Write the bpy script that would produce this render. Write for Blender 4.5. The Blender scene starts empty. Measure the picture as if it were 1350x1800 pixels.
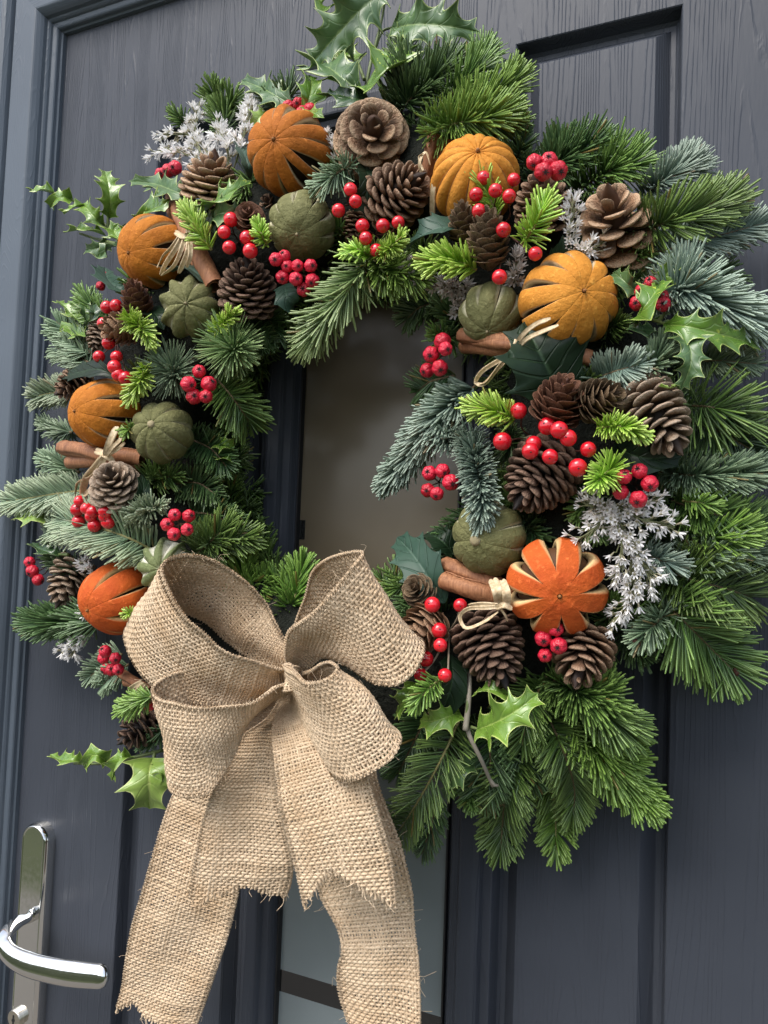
import bpy, math
import numpy as np
from mathutils import Vector, Matrix

rng = np.random.default_rng(11)
C = bpy.context.scene.collection
SC = bpy.context.scene
rad = math.radians

# ------------------------------------------------------------------ camera
CAM = np.array([0.28, -0.60, 1.40])
YAW, PITCH, ROLL, FPX = rad(24.837), rad(3.131), rad(2.179), 1388.6
_cy, _sy, _cp, _sp = math.cos(YAW), math.sin(YAW), math.cos(PITCH), math.sin(PITCH)
FW = np.array([-_sy * _cp, _cy * _cp, _sp])
_r = np.array([_cy, _sy, 0.0])
_u = np.cross(_r, FW)
RT = math.cos(ROLL) * _r + math.sin(ROLL) * _u
UP = -math.sin(ROLL) * _r + math.cos(ROLL) * _u
cam = bpy.data.cameras.new('camera')
cam.lens = FPX / 1800 * 36
cam.sensor_width = 36
cam.clip_start = 0.01
cam.clip_end = 500
cob = bpy.data.objects.new('camera', cam)
C.objects.link(cob)
cob.matrix_world = Matrix([[RT[i], UP[i], -FW[i], CAM[i]] for i in range(3)] + [[0, 0, 0, 1]])
SC.camera = cob

# ------------------------------------------------------------------ daylight (overcast)
SUN_EL, SUN_AZ = rad(52), rad(200)      # azimuth clockwise from +Y: in front of the door
w = bpy.data.worlds.new('World')
SC.world = w
w.use_nodes = True
wn = w.node_tree
sky = wn.nodes.new('ShaderNodeTexSky')
sky.sky_type = 'NISHITA'
sky.sun_disc = False
sky.sun_elevation = SUN_EL
sky.sun_rotation = SUN_AZ
sky.dust_density = 2.5
sky.air_density = 1.0
hs = wn.nodes.new('ShaderNodeHueSaturation')
hs.inputs['Saturation'].default_value = 0.62
wn.links.new(sky.outputs[0], hs.inputs['Color'])
wn.links.new(hs.outputs[0], wn.nodes['Background'].inputs['Color'])
wn.nodes['Background'].inputs['Strength'].default_value = 0.15
sl = bpy.data.lights.new('sun', 'SUN')
sl.energy = 1.2
sl.angle = rad(35)
sl.color = (1.0, 0.96, 0.9)
so = bpy.data.objects.new('sun', sl)
C.objects.link(so)
sdir = Vector((math.sin(SUN_AZ) * math.cos(SUN_EL), math.cos(SUN_AZ) * math.cos(SUN_EL), math.sin(SUN_EL)))
so.rotation_euler = sdir.to_track_quat('Z', 'Y').to_euler()
SC.view_settings.view_transform = 'Standard'
SC.view_settings.look = 'None'
SC.view_settings.exposure = 1.05
SC.view_settings.gamma = 1.0


# ------------------------------------------------------------------ geometry helpers
def P(x, y, d):
    """World point seen at photo pixel (x, y), d metres in front of the door leaf."""
    v = FW + RT * ((x - 675) / FPX) - UP * ((y - 900) / FPX)
    return CAM + v * ((0.60 - d) / v[1])


def mpp(p):
    """metres per photo pixel at a world point"""
    return float(np.dot(np.asarray(p) - CAM, FW)) / FPX


def nrm(a):
    a = np.asarray(a, float)
    return a / np.maximum(np.linalg.norm(a, axis=-1, keepdims=True), 1e-9)


_L, _Rr, _T, _B = P(275, 765, .05), P(985, 765, .05), P(640, 325, .05), P(620, 1200, .05)
RC = (_L + _Rr + _T + _B) / 4
RING = (abs(_Rr[0] - _L[0]) + abs(_T[2] - _B[2])) / 4


def D(x, y):
    p = P(x, y, .06)
    rho = math.hypot(p[0] - RC[0], p[2] - RC[2])
    q = 1 - ((rho - RING) / .115) ** 2
    return .028 + .068 * math.sqrt(max(0, q))


def PD(x, y, dd=0.0):
    return P(x, y, max(D(x, y) + dd, .006))


def cr(pts, n):
    """Catmull-Rom through pts, n samples, chord-length parameter."""
    p = np.asarray(pts, float)
    if len(p) == 2:
        t = np.linspace(0, 1, n)[:, None]
        return p[0] * (1 - t) + p[1] * t
    seg = np.sqrt(np.linalg.norm(np.diff(p, axis=0), axis=1)) ** 2 + 1e-6
    k = np.concatenate([[0], np.cumsum(seg)])
    q = np.vstack([2 * p[0] - p[1], p, 2 * p[-1] - p[-2]])
    kk = np.concatenate([[k[0] - seg[0]], k, [k[-1] + seg[-1]]])
    m = (q[2:] - q[:-2]) / (kk[2:] - kk[:-2])[:, None]
    t = np.linspace(0, k[-1], n)
    i = np.clip(np.searchsorted(k, t, side='right') - 1, 0, len(p) - 2)
    h = seg[i]
    s = ((t - k[i]) / h)[:, None]
    h = h[:, None]
    return ((2 * s**3 - 3 * s**2 + 1) * p[i] + (s**3 - 2 * s**2 + s) * h * m[i]
            + (-2 * s**3 + 3 * s**2) * p[i + 1] + (s**3 - s**2) * h * m[i + 1])


def mesh(name, v, quads=None, tris=None, mats=(), attr=None, smooth=True, mi=None, uv=None):
    v = np.asarray(v, np.float32).reshape(-1, 3)
    fs = []
    if quads is not None and len(quads):
        fs.append((np.asarray(quads, np.int32).reshape(-1, 4), 4))
    if tris is not None and len(tris):
        fs.append((np.asarray(tris, np.int32).reshape(-1, 3), 3))
    me = bpy.data.meshes.new(name)
    me.vertices.add(len(v))
    me.vertices.foreach_set('co', v.ravel())
    loops = np.concatenate([f.ravel() for f, _ in fs])
    tot = np.concatenate([np.full(len(f), k, np.int32) for f, k in fs])
    st = np.concatenate([[0], np.cumsum(tot)[:-1]]).astype(np.int32)
    me.loops.add(len(loops))
    me.loops.foreach_set('vertex_index', loops)
    me.polygons.add(len(tot))
    me.polygons.foreach_set('loop_start', st)
    me.polygons.foreach_set('loop_total', tot)
    if mi is not None:
        me.polygons.foreach_set('material_index', np.asarray(mi, np.int32))
    me.polygons.foreach_set('use_smooth', np.full(len(tot), bool(smooth)))
    for m in (mats if isinstance(mats, (list, tuple)) else [mats]):
        me.materials.append(m)
    if attr is not None:
        a = me.attributes.new('data', 'FLOAT_COLOR', 'POINT')
        c = np.ones((len(v), 4), np.float32)
        attr = np.asarray(attr, np.float32).reshape(len(v), -1)
        c[:, :attr.shape[1]] = attr
        a.data.foreach_set('color', c.ravel())
    me.update()
    me.validate()
    return me


def link(name, me, parent=None, loc=None, mat4=None):
    o = bpy.data.objects.new(name, me)
    C.objects.link(o)
    if parent is not None:
        o.parent = parent
    if mat4 is not None:
        o.matrix_local = Matrix(mat4) if parent is not None else Matrix(mat4)
    elif loc is not None:
        o.location = loc
    return o


def thing(name, label, cat, loc=(0, 0, 0), group=None, R=None):
    o = bpy.data.objects.new(name, None)
    o.empty_display_size = .01
    C.objects.link(o)
    m = np.eye(4)
    m[:3, 3] = loc
    if R is not None:
        m[:3, :3] = R
    o.matrix_world = Matrix(m.tolist())
    o['label'] = label
    o['category'] = cat
    if group:
        o['group'] = group
    return o


def gridq(nu, nv, wrap=False, off=0):
    """quads of an nu x nv vertex grid (index u*nv+v); wrap joins v end to start"""
    u = np.arange(nu - 1)[:, None]
    v = np.arange(nv if wrap else nv - 1)[None, :]
    v2 = (v + 1) % nv
    q = np.stack([u * nv + v, (u + 1) * nv + v, (u + 1) * nv + v2, u * nv + v2], -1)
    return q.reshape(-1, 4) + off


def frames(p, up0=(0, -1, 0.2)):
    T = nrm(np.gradient(p, axis=0))
    U = np.asarray(up0, float)[None, :] - T * (T @ np.asarray(up0, float))[:, None]
    U = nrm(U)
    return T, U, np.cross(T, U)


def tube(p, r, sides=6, flat=1.0, up0=(0.13, -1, 0.21), caps=True):
    p = np.asarray(p, float)
    r = np.broadcast_to(np.asarray(r, float), (len(p),))
    T, U, S = frames(p, up0)
    a = np.linspace(0, 2 * np.pi, sides, endpoint=False)
    v = p[:, None] + r[:, None, None] * (np.cos(a)[None, :, None] * S[:, None] + flat * np.sin(a)[None, :, None] * U[:, None])
    q = gridq(len(p), sides, True)
    tr = []
    v = v.reshape(-1, 3)
    if caps:
        n = len(v)
        v = np.vstack([v, p[0], p[-1]])
        b = (len(p) - 1) * sides
        for i in range(sides):
            j = (i + 1) % sides
            tr += [[n, i, j], [n + 1, b + j, b + i]]
    return v, q, np.array(tr, int).reshape(-1, 3)


class MB:
    """collects pieces into one mesh"""
    def __init__(s):
        s.v, s.q, s.t, s.a, s.n = [], [], [], [], 0

    def add(s, v, q=None, t=None, a=None):
        v = np.asarray(v, float).reshape(-1, 3)
        s.v.append(v)
        if q is not None and len(q):
            s.q.append(np.asarray(q) + s.n)
        if t is not None and len(t):
            s.t.append(np.asarray(t) + s.n)
        aa = np.zeros((len(v), 3))
        if a is not None:
            aa[:] = a
        s.a.append(aa)
        s.n += len(v)
        return s

    def tube(s, p, r, sides=6, flat=1.0, a=None, caps=True, up0=(0.13, -1, 0.21)):
        v, q, t = tube(p, r, sides, flat, up0, caps)
        return s.add(v, q, t, a)

    def box(s, x0, x1, y0, y1, z0, z1, a=None):
        v = [(x, y, z) for x in (x0, x1) for y in (y0, y1) for z in (z0, z1)]
        q = [[0, 1, 3, 2], [4, 6, 7, 5], [0, 4, 5, 1], [2, 3, 7, 6], [0, 2, 6, 4], [1, 5, 7, 3]]
        return s.add(v, q, None, a)

    def mesh(s, name, mats, smooth=True, off=None):
        v = np.vstack(s.v)
        if off is not None:
            v = v - np.asarray(off)
        return mesh(name, v, np.vstack(s.q) if s.q else None, np.vstack(s.t) if s.t else None, mats,
                    np.vstack(s.a), smooth)


# ------------------------------------------------------------------ materials
class NT:
    def __init__(s, name):
        s.m = bpy.data.materials.new(name)
        s.m.use_nodes = True
        s.t = s.m.node_tree
        s.b = s.t.nodes['Principled BSDF']

    def n(s, typ, ins=None, **props):
        nd = s.t.nodes.new('ShaderNode' + typ)
        for k, v in props.items():
            setattr(nd, k, v)
        for k, v in (ins or {}).items():
            s.set(nd.inputs[k], v)
        return nd

    def set(s, sock, v):
        if isinstance(v, bpy.types.NodeSocket):
            s.t.links.new(v, sock)
        elif isinstance(v, (tuple, list)) and len(v) == 3 and sock.type == 'RGBA':
            sock.default_value = (*v, 1)
        else:
            sock.default_value = v

    def p(s, **kw):
        for k, v in kw.items():
            s.set(s.b.inputs[k.replace('_', ' ')], v)
        return s

    def mix(s, f, a, b, mode='MIX'):
        nd = s.n('Mix', data_type='RGBA', blend_type=mode)
        s.set(nd.inputs[0], f)
        s.set(nd.inputs[6], a)
        s.set(nd.inputs[7], b)
        return nd.outputs[2]

    def math(s, op, a, b=0.0, c=None, clamp=False):
        nd = s.n('Math', operation=op, use_clamp=clamp)
        s.set(nd.inputs[0], a)
        s.set(nd.inputs[1], b)
        if c is not None:
            s.set(nd.inputs[2], c)
        return nd.outputs[0]

    def rng(s, v, a, b, c=0.0, d=1.0):
        nd = s.n('MapRange', {'Value': v, 'From Min': a, 'From Max': b, 'To Min': c, 'To Max': d})
        return nd.outputs[0]

    def obj(s, sc=(1, 1, 1)):
        tc = s.n('TexCoord')
        mp = s.n('Mapping', {'Vector': tc.outputs['Object'], 'Scale': sc})
        return mp.outputs[0]

    def noise(s, vec, scale, detail=3.0, rough=.5, dist=0.0):
        return s.n('TexNoise', {'Vector': vec, 'Scale': scale, 'Detail': detail, 'Roughness': rough, 'Distortion': dist})

    def data(s):
        a = s.n('Attribute', attribute_name='data')
        sp = s.n('SeparateColor', {'Color': a.outputs['Color']})
        return sp.outputs[0], sp.outputs[1], sp.outputs[2]

    def rand(s):
        return s.n('ObjectInfo').outputs['Random']

    def bump(s, h, strength, dist=.001, normal=None):
        nd = s.n('Bump', {'Height': h, 'Strength': strength, 'Distance': dist})
        if normal is not None:
            s.set(nd.inputs['Normal'], normal)
        s.set(s.b.inputs['Normal'], nd.outputs[0])
        return nd.outputs[0]


def paint_mat(name, sx, sz, strength, base=(.047, .053, .066), rough=.36, horiz=False, levels=46.0, spec=.23):
    n = NT(name)
    g = n.n('NewGeometry').outputs['Position']
    k = (1, 1, 1) if not horiz else (0, 0, 0)
    mp = lambda a, c: n.n('Mapping', {'Vector': g, 'Scale': (a, a, c) if not horiz else (c, a, a)}).outputs[0]
    A = n.noise(mp(sx, sz), 1.0, 1.2, .4)
    wob = n.noise(mp(240, 90), 1.0, 2.0)
    lv = n.math('ADD', n.math('MULTIPLY', A.outputs[0], levels), n.math('MULTIPLY', wob.outputs[0], .30))
    r = n.math('ABSOLUTE', n.math('SUBTRACT', n.math('FRACT', lv), .5))
    line = n.rng(r, 0.0, .16, 1.0, 0.0)
    brk = n.noise(mp(150, 22), 1.0, 3.0)
    line = n.math('MULTIPLY', line, n.rng(brk.outputs[0], .36, .58, .08, 1.0))
    fine = n.noise(mp(420, 70), 1.0, 2.0)
    h = n.math('ADD', line, n.math('MULTIPLY', fine.outputs[0], .30))
    n.bump(h, strength, .0007)
    big = n.noise(g, 6.0, 3.0)
    col = n.mix(n.rng(big.outputs[0], .3, .7), tuple(c * .88 for c in base), tuple(c * 1.12 for c in base))
    n.p(Base_Color=col, Roughness=n.rng(big.outputs[0], .3, .7, rough - .05, rough + .07))
    n.b.inputs['Specular IOR Level'].default_value = spec
    return n.m


M_PAINT = paint_mat('slate_paint_woodgrain', 20, .70, .5)
M_FRAME = paint_mat('slate_foil_fine_grain', 30, 3.0, .25, (.085, .104, .128), .34)  # base lightened to paint in the sky's reflection on the frame
M_FRAMEH = paint_mat('slate_foil_fine_grain_horizontal', 30, 3.0, .25, (.085, .104, .128), .34, True)


def simple(name, col, rough=.5, metal=0.0, **kw):
    n = NT(name)
    n.p(Base_Color=col, Roughness=rough, Metallic=metal)
    for k, v in kw.items():
        n.set(n.b.inputs[k.replace('_', ' ')], v)
    return n.m


M_GASKET = simple('black_rubber', (.008, .008, .009), .55)
_n = NT('chrome')
_s = _n.noise(_n.obj((60, 60, 60)), 4.0, 4.0)
_n.p(Base_Color=(.72, .72, .70), Metallic=1.0, Roughness=_n.rng(_s.outputs[0], .4, .75, .06, .17))
M_CHROME = _n.m
M_BRASSY = simple('satin_lock_metal', (.62, .58, .50), .3, 1.0)
M_KEYHOLE = simple('keyway_black', (.01, .01, .01), .6)


def frosted(name, c0, c1):
    n = NT(name)
    g = n.n('NewGeometry').outputs['Position']
    a = n.noise(g, 7.0, 4.0)
    b = n.noise(g, 60.0, 3.0)
    n.p(Base_Color=n.mix(n.rng(a.outputs[0], .35, .65), c0, c1), Roughness=.45)
    n.set(n.b.inputs['Coat Weight'], 1.0)
    n.set(n.b.inputs['Coat Roughness'], n.rng(b.outputs[0], .4, .8, .16, .26))
    n.set(n.b.inputs['Coat Weight'], .6)
    n.set(n.b.inputs['Coat IOR'], 1.4)
    return n.m


M_FROST_SHADE = frosted('frosted_glass_warm', (.090, .069, .039), (.112, .088, .052))  # wreath's shade and warm reflection painted into the upper glass colour
M_FROSTC = frosted('frosted_glass_cool', (.135, .162, .168), (.17, .20, .205))
M_CLEAR = simple('clear_glass_dark', (.012, .012, .012), .05, 0.0, Coat_Weight=.5)


def needle_mat(name, dark, light, tipc, under, rough=.32, spec=.6):
    n = NT(name)
    al, un, rn = n.data()
    c = n.mix(rn, dark, light)
    c = n.mix(n.rng(al, .40, .97, 0.0, .9), c, tipc)
    c = n.mix(n.math('MULTIPLY', un, .8), c, under)
    c = n.mix(n.rng(rn, .985, .988, 0, .75), c, (.20, .12, .035))
    rob = n.n('HueSaturation', {'Color': c, 'Value': n.rng(n.rand(), 0, 1, .82, 1.16), 'Hue': n.rng(n.rand(), 0, 1, .49, .508)})
    n.p(Base_Color=rob.outputs[0], Roughness=rough)
    n.b.inputs['Specular IOR Level'].default_value = spec
    n.set(n.b.inputs['Subsurface Weight'], 0.0)
    return n.m


NM = {
    'green': needle_mat('fir_green', (.036, .090, .016), (.080, .165, .024), (.18, .29, .06), (.16, .22, .11)),
    'fresh': needle_mat('fir_fresh_green', (.085, .17, .045), (.15, .26, .07), (.34, .44, .18), (.26, .36, .18)),
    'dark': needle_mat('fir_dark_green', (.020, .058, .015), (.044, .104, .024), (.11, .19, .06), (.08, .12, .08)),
    'blue': needle_mat('fir_blue_grey', (.10, .165, .130), (.18, .265, .205), (.36, .44, .34), (.26, .35, .30), .46),
    'grey': needle_mat('fir_grey_green', (.060, .115, .055), (.11, .185, .085), (.27, .36, .21), (.20, .27, .20), .42),
    'bright': needle_mat('fir_bright_green', (.075, .175, .022), (.14, .28, .035), (.26, .42, .08), (.20, .32, .10)),
    'silver': needle_mat('fir_silver_green', (.10, .17, .09), (.20, .28, .15), (.36, .42, .26), (.34, .40, .30), .45),
    'lime': needle_mat('plastic_lime_tips', (.13, .29, .015), (.26, .46, .035), (.50, .66, .14), (.34, .52, .06), .35),
    'deep': needle_mat('fir_in_shade', (.012, .032, .011), (.030, .065, .020), (.05, .09, .035), (.05, .08, .05), .5),  # shaded copy of the fir needles, shade put into the colours
}
_n = NT('twig_bark')
_a = _n.noise(_n.obj((300, 300, 300)), 1.0, 3.0)
_n.p(Base_Color=_n.mix(_n.rng(_a.outputs[0], .35, .65), (.085, .055, .028), (.17, .125, .06)), Roughness=.7)
M_TWIG = _n.m
M_TWIGY = simple('young_yellow_twig', (.24, .22, .08), .6)
M_TWIGG = simple('green_holly_twig', (.12, .16, .05), .5)
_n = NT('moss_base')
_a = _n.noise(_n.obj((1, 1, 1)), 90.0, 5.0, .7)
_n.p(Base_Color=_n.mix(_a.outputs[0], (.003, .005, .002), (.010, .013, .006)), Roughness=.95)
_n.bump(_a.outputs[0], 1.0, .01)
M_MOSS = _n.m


def rind_mat(name, c0, c1, scar, pith, bumpy=.5, wall=1.0):
    """data: r = pith, g = nearness to a pole"""
    n = NT(name)
    pi, po, rn = n.data()
    g = n.obj((1, 1, 1))
    a = n.noise(g, 55.0, 5.0, .6)
    v = n.n('TexVoronoi', {'Vector': g, 'Scale': 900.0})
    c = n.mix(n.rng(a.outputs[0], .3, .72), c0, c1)
    c = n.mix(n.rng(n.rand(), 0, 1, 0, .35), c, tuple(.75 * x for x in c0))
    c = n.mix(n.math('MULTIPLY', n.rng(po, .75, 1.0), n.rng(a.outputs[0], .3, .6)), c, scar)
    fl = n.noise(g, 260.0, 3.0, .7)
    blot = n.noise(g, 24.0, 3.0, .6)
    c = n.mix(n.rng(blot.outputs[0], .50, .72, 0, .55), c, tuple(.55 * x for x in c0))
    c = n.mix(n.rng(fl.outputs[0], .56, .75, 0, .5), c, tuple(min(1, 1.7 * x + .03) for x in c1))
    c = n.mix(pi, c, n.mix(a.outputs[0], pith, tuple(.8 * x for x in pith)))
    c = n.mix(n.math('MULTIPLY', rn, wall), c, (.03, .014, .006))
    n.p(Base_Color=c, Roughness=.75)
    n.b.inputs['Specular IOR Level'].default_value = .22
    wr = n.noise(g, 170.0, 4.0, .65)
    h = n.math('ADD', n.math('MULTIPLY', wr.outputs[0], 1.9), n.math('ADD', n.math('MULTIPLY', a.outputs[0], 2.0), n.math('MULTIPLY', fl.outputs[0], .6)))
    n.bump(h, bumpy, .0014)
    return n.m


PITH = (.72, .60, .40)
RIND = {
    'orange': rind_mat('dried_orange_rind', (.40, .125, .012), (.56, .20, .020), (.22, .08, .02), PITH),
    'amber': rind_mat('dried_amber_rind', (.52, .20, .022), (.68, .29, .045), (.40, .17, .04), PITH),
    'brown': rind_mat('dried_brown_orange_rind', (.34, .10, .012), (.50, .165, .020), (.16, .06, .02), PITH),
    'red': rind_mat('dried_red_orange_rind', (.48, .075, .012), (.60, .125, .018), (.50, .17, .03), (.80, .58, .28)),
    'lime': rind_mat('dried_lime_rind', (.120, .120, .045), (.215, .21, .090), (.24, .23, .12), (.60, .56, .38), .8, .45),
    'palelime': rind_mat('dried_pale_lime_rind', (.12, .15, .06), (.20, .23, .10), (.3, .3, .2), (.80, .78, .66), .8, 0.0),
}
M_CORE = simple('dried_fruit_inside', (.022, .010, .004), .8)
M_CORER = simple('dried_red_fruit_inside', (.085, .034, .010), .7)
M_SCAR = simple('fruit_stem_scar', (.30, .25, .14), .8)
M_SCARB = simple('fruit_navel_brown', (.26, .11, .03), .8)


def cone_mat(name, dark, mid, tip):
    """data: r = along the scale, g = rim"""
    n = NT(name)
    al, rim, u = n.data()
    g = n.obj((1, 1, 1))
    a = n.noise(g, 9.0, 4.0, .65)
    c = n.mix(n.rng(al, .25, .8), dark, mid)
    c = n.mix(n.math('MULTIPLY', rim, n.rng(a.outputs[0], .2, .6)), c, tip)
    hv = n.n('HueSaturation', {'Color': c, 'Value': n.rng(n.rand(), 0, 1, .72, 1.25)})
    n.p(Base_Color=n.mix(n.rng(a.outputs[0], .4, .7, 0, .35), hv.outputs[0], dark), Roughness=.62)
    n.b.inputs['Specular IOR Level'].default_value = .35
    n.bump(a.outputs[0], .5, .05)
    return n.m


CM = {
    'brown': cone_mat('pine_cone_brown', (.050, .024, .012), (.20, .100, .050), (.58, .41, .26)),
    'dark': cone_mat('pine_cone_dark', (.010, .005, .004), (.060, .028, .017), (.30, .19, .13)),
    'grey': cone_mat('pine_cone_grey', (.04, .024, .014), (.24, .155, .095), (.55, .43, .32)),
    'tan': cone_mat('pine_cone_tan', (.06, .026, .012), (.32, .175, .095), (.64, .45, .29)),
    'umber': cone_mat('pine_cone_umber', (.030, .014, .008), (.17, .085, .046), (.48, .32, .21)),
    'larchred': cone_mat('larch_cone_red_brown', (.06, .022, .012), (.20, .085, .045), (.30, .15, .09)),
    'larchtan': cone_mat('larch_cone_tan', (.16, .085, .045), (.40, .24, .14), (.52, .34, .21)),
    'larchbrown': cone_mat('larch_cone_brown', (.06, .035, .016), (.20, .13, .07), (.36, .26, .16)),
}
_n = NT('red_berry_gloss')
_a = _n.noise(_n.obj((1, 1, 1)), 2.0, 3.0)
_n.p(Base_Color=_n.mix(_n.rng(_n.rand(), 0, 1), (.50, .007, .016), (.70, .016, .028)), Roughness=_n.rng(_a.outputs[0], .35, .7, .10, .22))
_n.set(_n.b.inputs['Coat Weight'], .4)
M_BERRY = _n.m
_n = NT('red_hip')
_a = _n.noise(_n.obj((1, 1, 1)), 3.0, 4.0)
_n.p(Base_Color=_n.mix(_n.rng(_n.rand(), 0, 1), (.46, .007, .022), (.68, .022, .055)), Roughness=_n.rng(_a.outputs[0], .3, .7, .22, .4))
_n.bump(_a.outputs[0], .25, .1)
M_HIP = _n.m
M_CALYX = simple('berry_calyx', (.020, .008, .008), .7)
M_WIRE = simple('berry_stem_brown', (.085, .030, .020), .5)
M_WIREP = simple('pale_wire_stem', (.42, .34, .24), .45)

_n = NT('cinnamon_bark')
_a = _n.noise(_n.obj((700, 700, 45)), 1.0, 4.0, .6)
_b = _n.noise(_n.obj((1, 1, 1)), 60.0, 3.0)
_c = _n.mix(_n.rng(_a.outputs[0], .3, .7), (.20, .075, .028), (.42, .19, .085))
_n.p(Base_Color=_n.mix(_n.rng(_b.outputs[0], .45, .7, 0, .6), _c, (.14, .05, .022)), Roughness=.68)
_n.bump(_n.math('ADD', _a.outputs[0], _b.outputs[0]), .6, .001)
M_CINN = _n.m
_n = NT('raffia')
_a = _n.noise(_n.n('NewGeometry').outputs['Position'], 500.0, 3.0)
_n.p(Base_Color=_n.mix(_n.rng(_a.outputs[0], .3, .7), (.46, .33, .18), (.70, .56, .36)), Roughness=.5)
_n.bump(_a.outputs[0], .3, .001)
M_RAFFIA = _n.m

_n = NT('burlap_jute')
_r1, _r2, _r3 = _n.data()
_a = _n.noise(_n.n('NewGeometry').outputs['Position'], 900.0, 3.0, .7)
_b = _n.noise(_n.n('NewGeometry').outputs['Position'], 28.0, 2.0)
_c = _n.mix(_r1, (.44, .315, .20), (.68, .53, .37))
_c = _n.mix(_n.rng(_a.outputs[0], .35, .7, 0, .5), _c, (.72, .58, .40))
_c = _n.mix(_n.rng(_b.outputs[0], .45, .7, 0, .35), _c, (.46, .29, .145))
_n.p(Base_Color=_c, Roughness=.85)
_n.b.inputs['Specular IOR Level'].default_value = .15
_n.bump(_a.outputs[0], .7, .0006)
M_JUTE = _n.m


def leaf_mat(name, c0, c1, edge, rib, rough, spots=None, veins=.4, rim_w=.9):
    """data: r = along, g = across 0 midrib .. 1 edge, b = underside"""
    n = NT(name)
    al, ac, un = n.data()
    g = n.obj((1, 1, 1))
    a = n.noise(g, 45.0, 3.0)
    c = n.mix(n.rng(a.outputs[0], .35, .65), c0, c1)
    c = n.mix(n.rng(n.rand(), 0, 1, 0, .4), c, c1)
    vv = n.math('SINE', n.math('ADD', n.math('MULTIPLY', al, 42.0), n.math('MULTIPLY', ac, -9.0)))
    vein = n.rng(vv, .80, 1.0)
    c = n.mix(n.math('MULTIPLY', vein, .18), c, rib)
    if spots:
        s = n.noise(g, 330.0, 2.0)
        msk = n.noise(g, 40.0, 2.0)
        c = n.mix(n.math('MULTIPLY', n.rng(s.outputs[0], .62, .66), n.rng(msk.outputs[0], .5, .6)), c, spots)
    c = n.mix(n.rng(ac, .0, .075, .85, 0.0), c, rib)
    c = n.mix(n.rng(ac, rim_w, rim_w + .06), c, edge)
    c = n.mix(n.math('MULTIPLY', un, .7), c, tuple(min(1, x * 2 + .03) for x in c1))
    n.p(Base_Color=c, Roughness=n.rng(a.outputs[0], .3, .7, rough - .04, rough + .08))
    n.b.inputs['Specular IOR Level'].default_value = .28 if name.startswith('fabric') else .65
    h = n.math('SUBTRACT', n.math('MULTIPLY', a.outputs[0], .6), n.math('MULTIPLY', vein, .5))
    n.bump(h, veins, .0012)
    return n.m


HM = {
    'holly': leaf_mat('holly_green', (.040, .092, .028), (.078, .150, .048), (.36, .44, .16), (.24, .33, .12), .34),
    'bright': leaf_mat('holly_bright_green', (.085, .170, .020), (.155, .270, .036), (.42, .50, .14), (.28, .38, .09), .26),
    'spotted': leaf_mat('holly_green_yellow_specks', (.062, .140, .016), (.110, .215, .028), (.36, .46, .12), (.24, .34, .08), .26, (.50, .58, .08)),
    'dark': leaf_mat('holly_dark_green', (.018, .048, .016), (.034, .078, .026), (.18, .25, .09), (.11, .18, .06), .28),
    'fabric': leaf_mat('fabric_leaf_dark', (.005, .015, .006), (.010, .027, .010), (.009, .022, .009), (.035, .070, .030), .44, None, .9, 1.1),
    'fabricblue': leaf_mat('fabric_leaf_blue_green', (.022, .055, .036), (.042, .085, .058), (.03, .06, .045), (.07, .12, .085), .45, None, .9, 1.1),
    'pale': leaf_mat('holly_pale_yellow_green', (.19, .30, .055), (.27, .39, .085), (.48, .54, .20), (.40, .48, .14), .30),
}
_n = NT('papery_white_floret')
_al, _x, _y = _n.data()
_n.p(Base_Color=_n.mix(_n.rng(_al, .1, .55), (.50, .46, .32), _n.mix(_n.rand(), (.88, .86, .84), (.94, .93, .92))), Roughness=.75)
_tr = _n.n('BsdfTranslucent', {'Color': _n.b.inputs['Base Color'].links[0].from_socket})
_mx = _n.n('MixShader', {0: .30, 1: _n.b.outputs[0], 2: _tr.outputs[0]})
_n.t.links.new(_mx.outputs[0], _n.t.nodes['Material Output'].inputs[0])
M_FLORET = _n.m
_n = NT('papery_grey_floret')
_al, _x, _y = _n.data()
_n.p(Base_Color=_n.mix(_n.rng(_al, .1, .55), (.24, .20, .14), _n.mix(_n.rand(), (.60, .56, .54), (.76, .72, .69))), Roughness=.75)
_tr = _n.n('BsdfTranslucent', {'Color': _n.b.inputs['Base Color'].links[0].from_socket})
_mx = _n.n('MixShader', {0: .30, 1: _n.b.outputs[0], 2: _tr.outputs[0]})
_n.t.links.new(_mx.outputs[0], _n.t.nodes['Material Output'].inputs[0])
M_FLORETG = _n.m
M_FSTEM = simple('dry_flower_stem', (.16, .17, .08), .7)

exec_order = []

# ================================================================== DOOR AND SETTING
def rect_loops(x0, x1, z0, z1, prof, field=True):
    v, q = [], []
    for ins, y in prof:
        v += [(x0 + ins, y, z0 + ins), (x1 - ins, y, z0 + ins), (x1 - ins, y, z1 - ins), (x0 + ins, y, z1 - ins)]
    for k in range(len(prof) - 1):
        for i in range(4):
            j = (i + 1) % 4
            q.append([k * 4 + i, k * 4 + j, k * 4 + 4 + j, k * 4 + 4 + i])
    if field:
        b = (len(prof) - 1) * 4
        q.append([b, b + 1, b + 2, b + 3])
    return v, q


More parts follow.
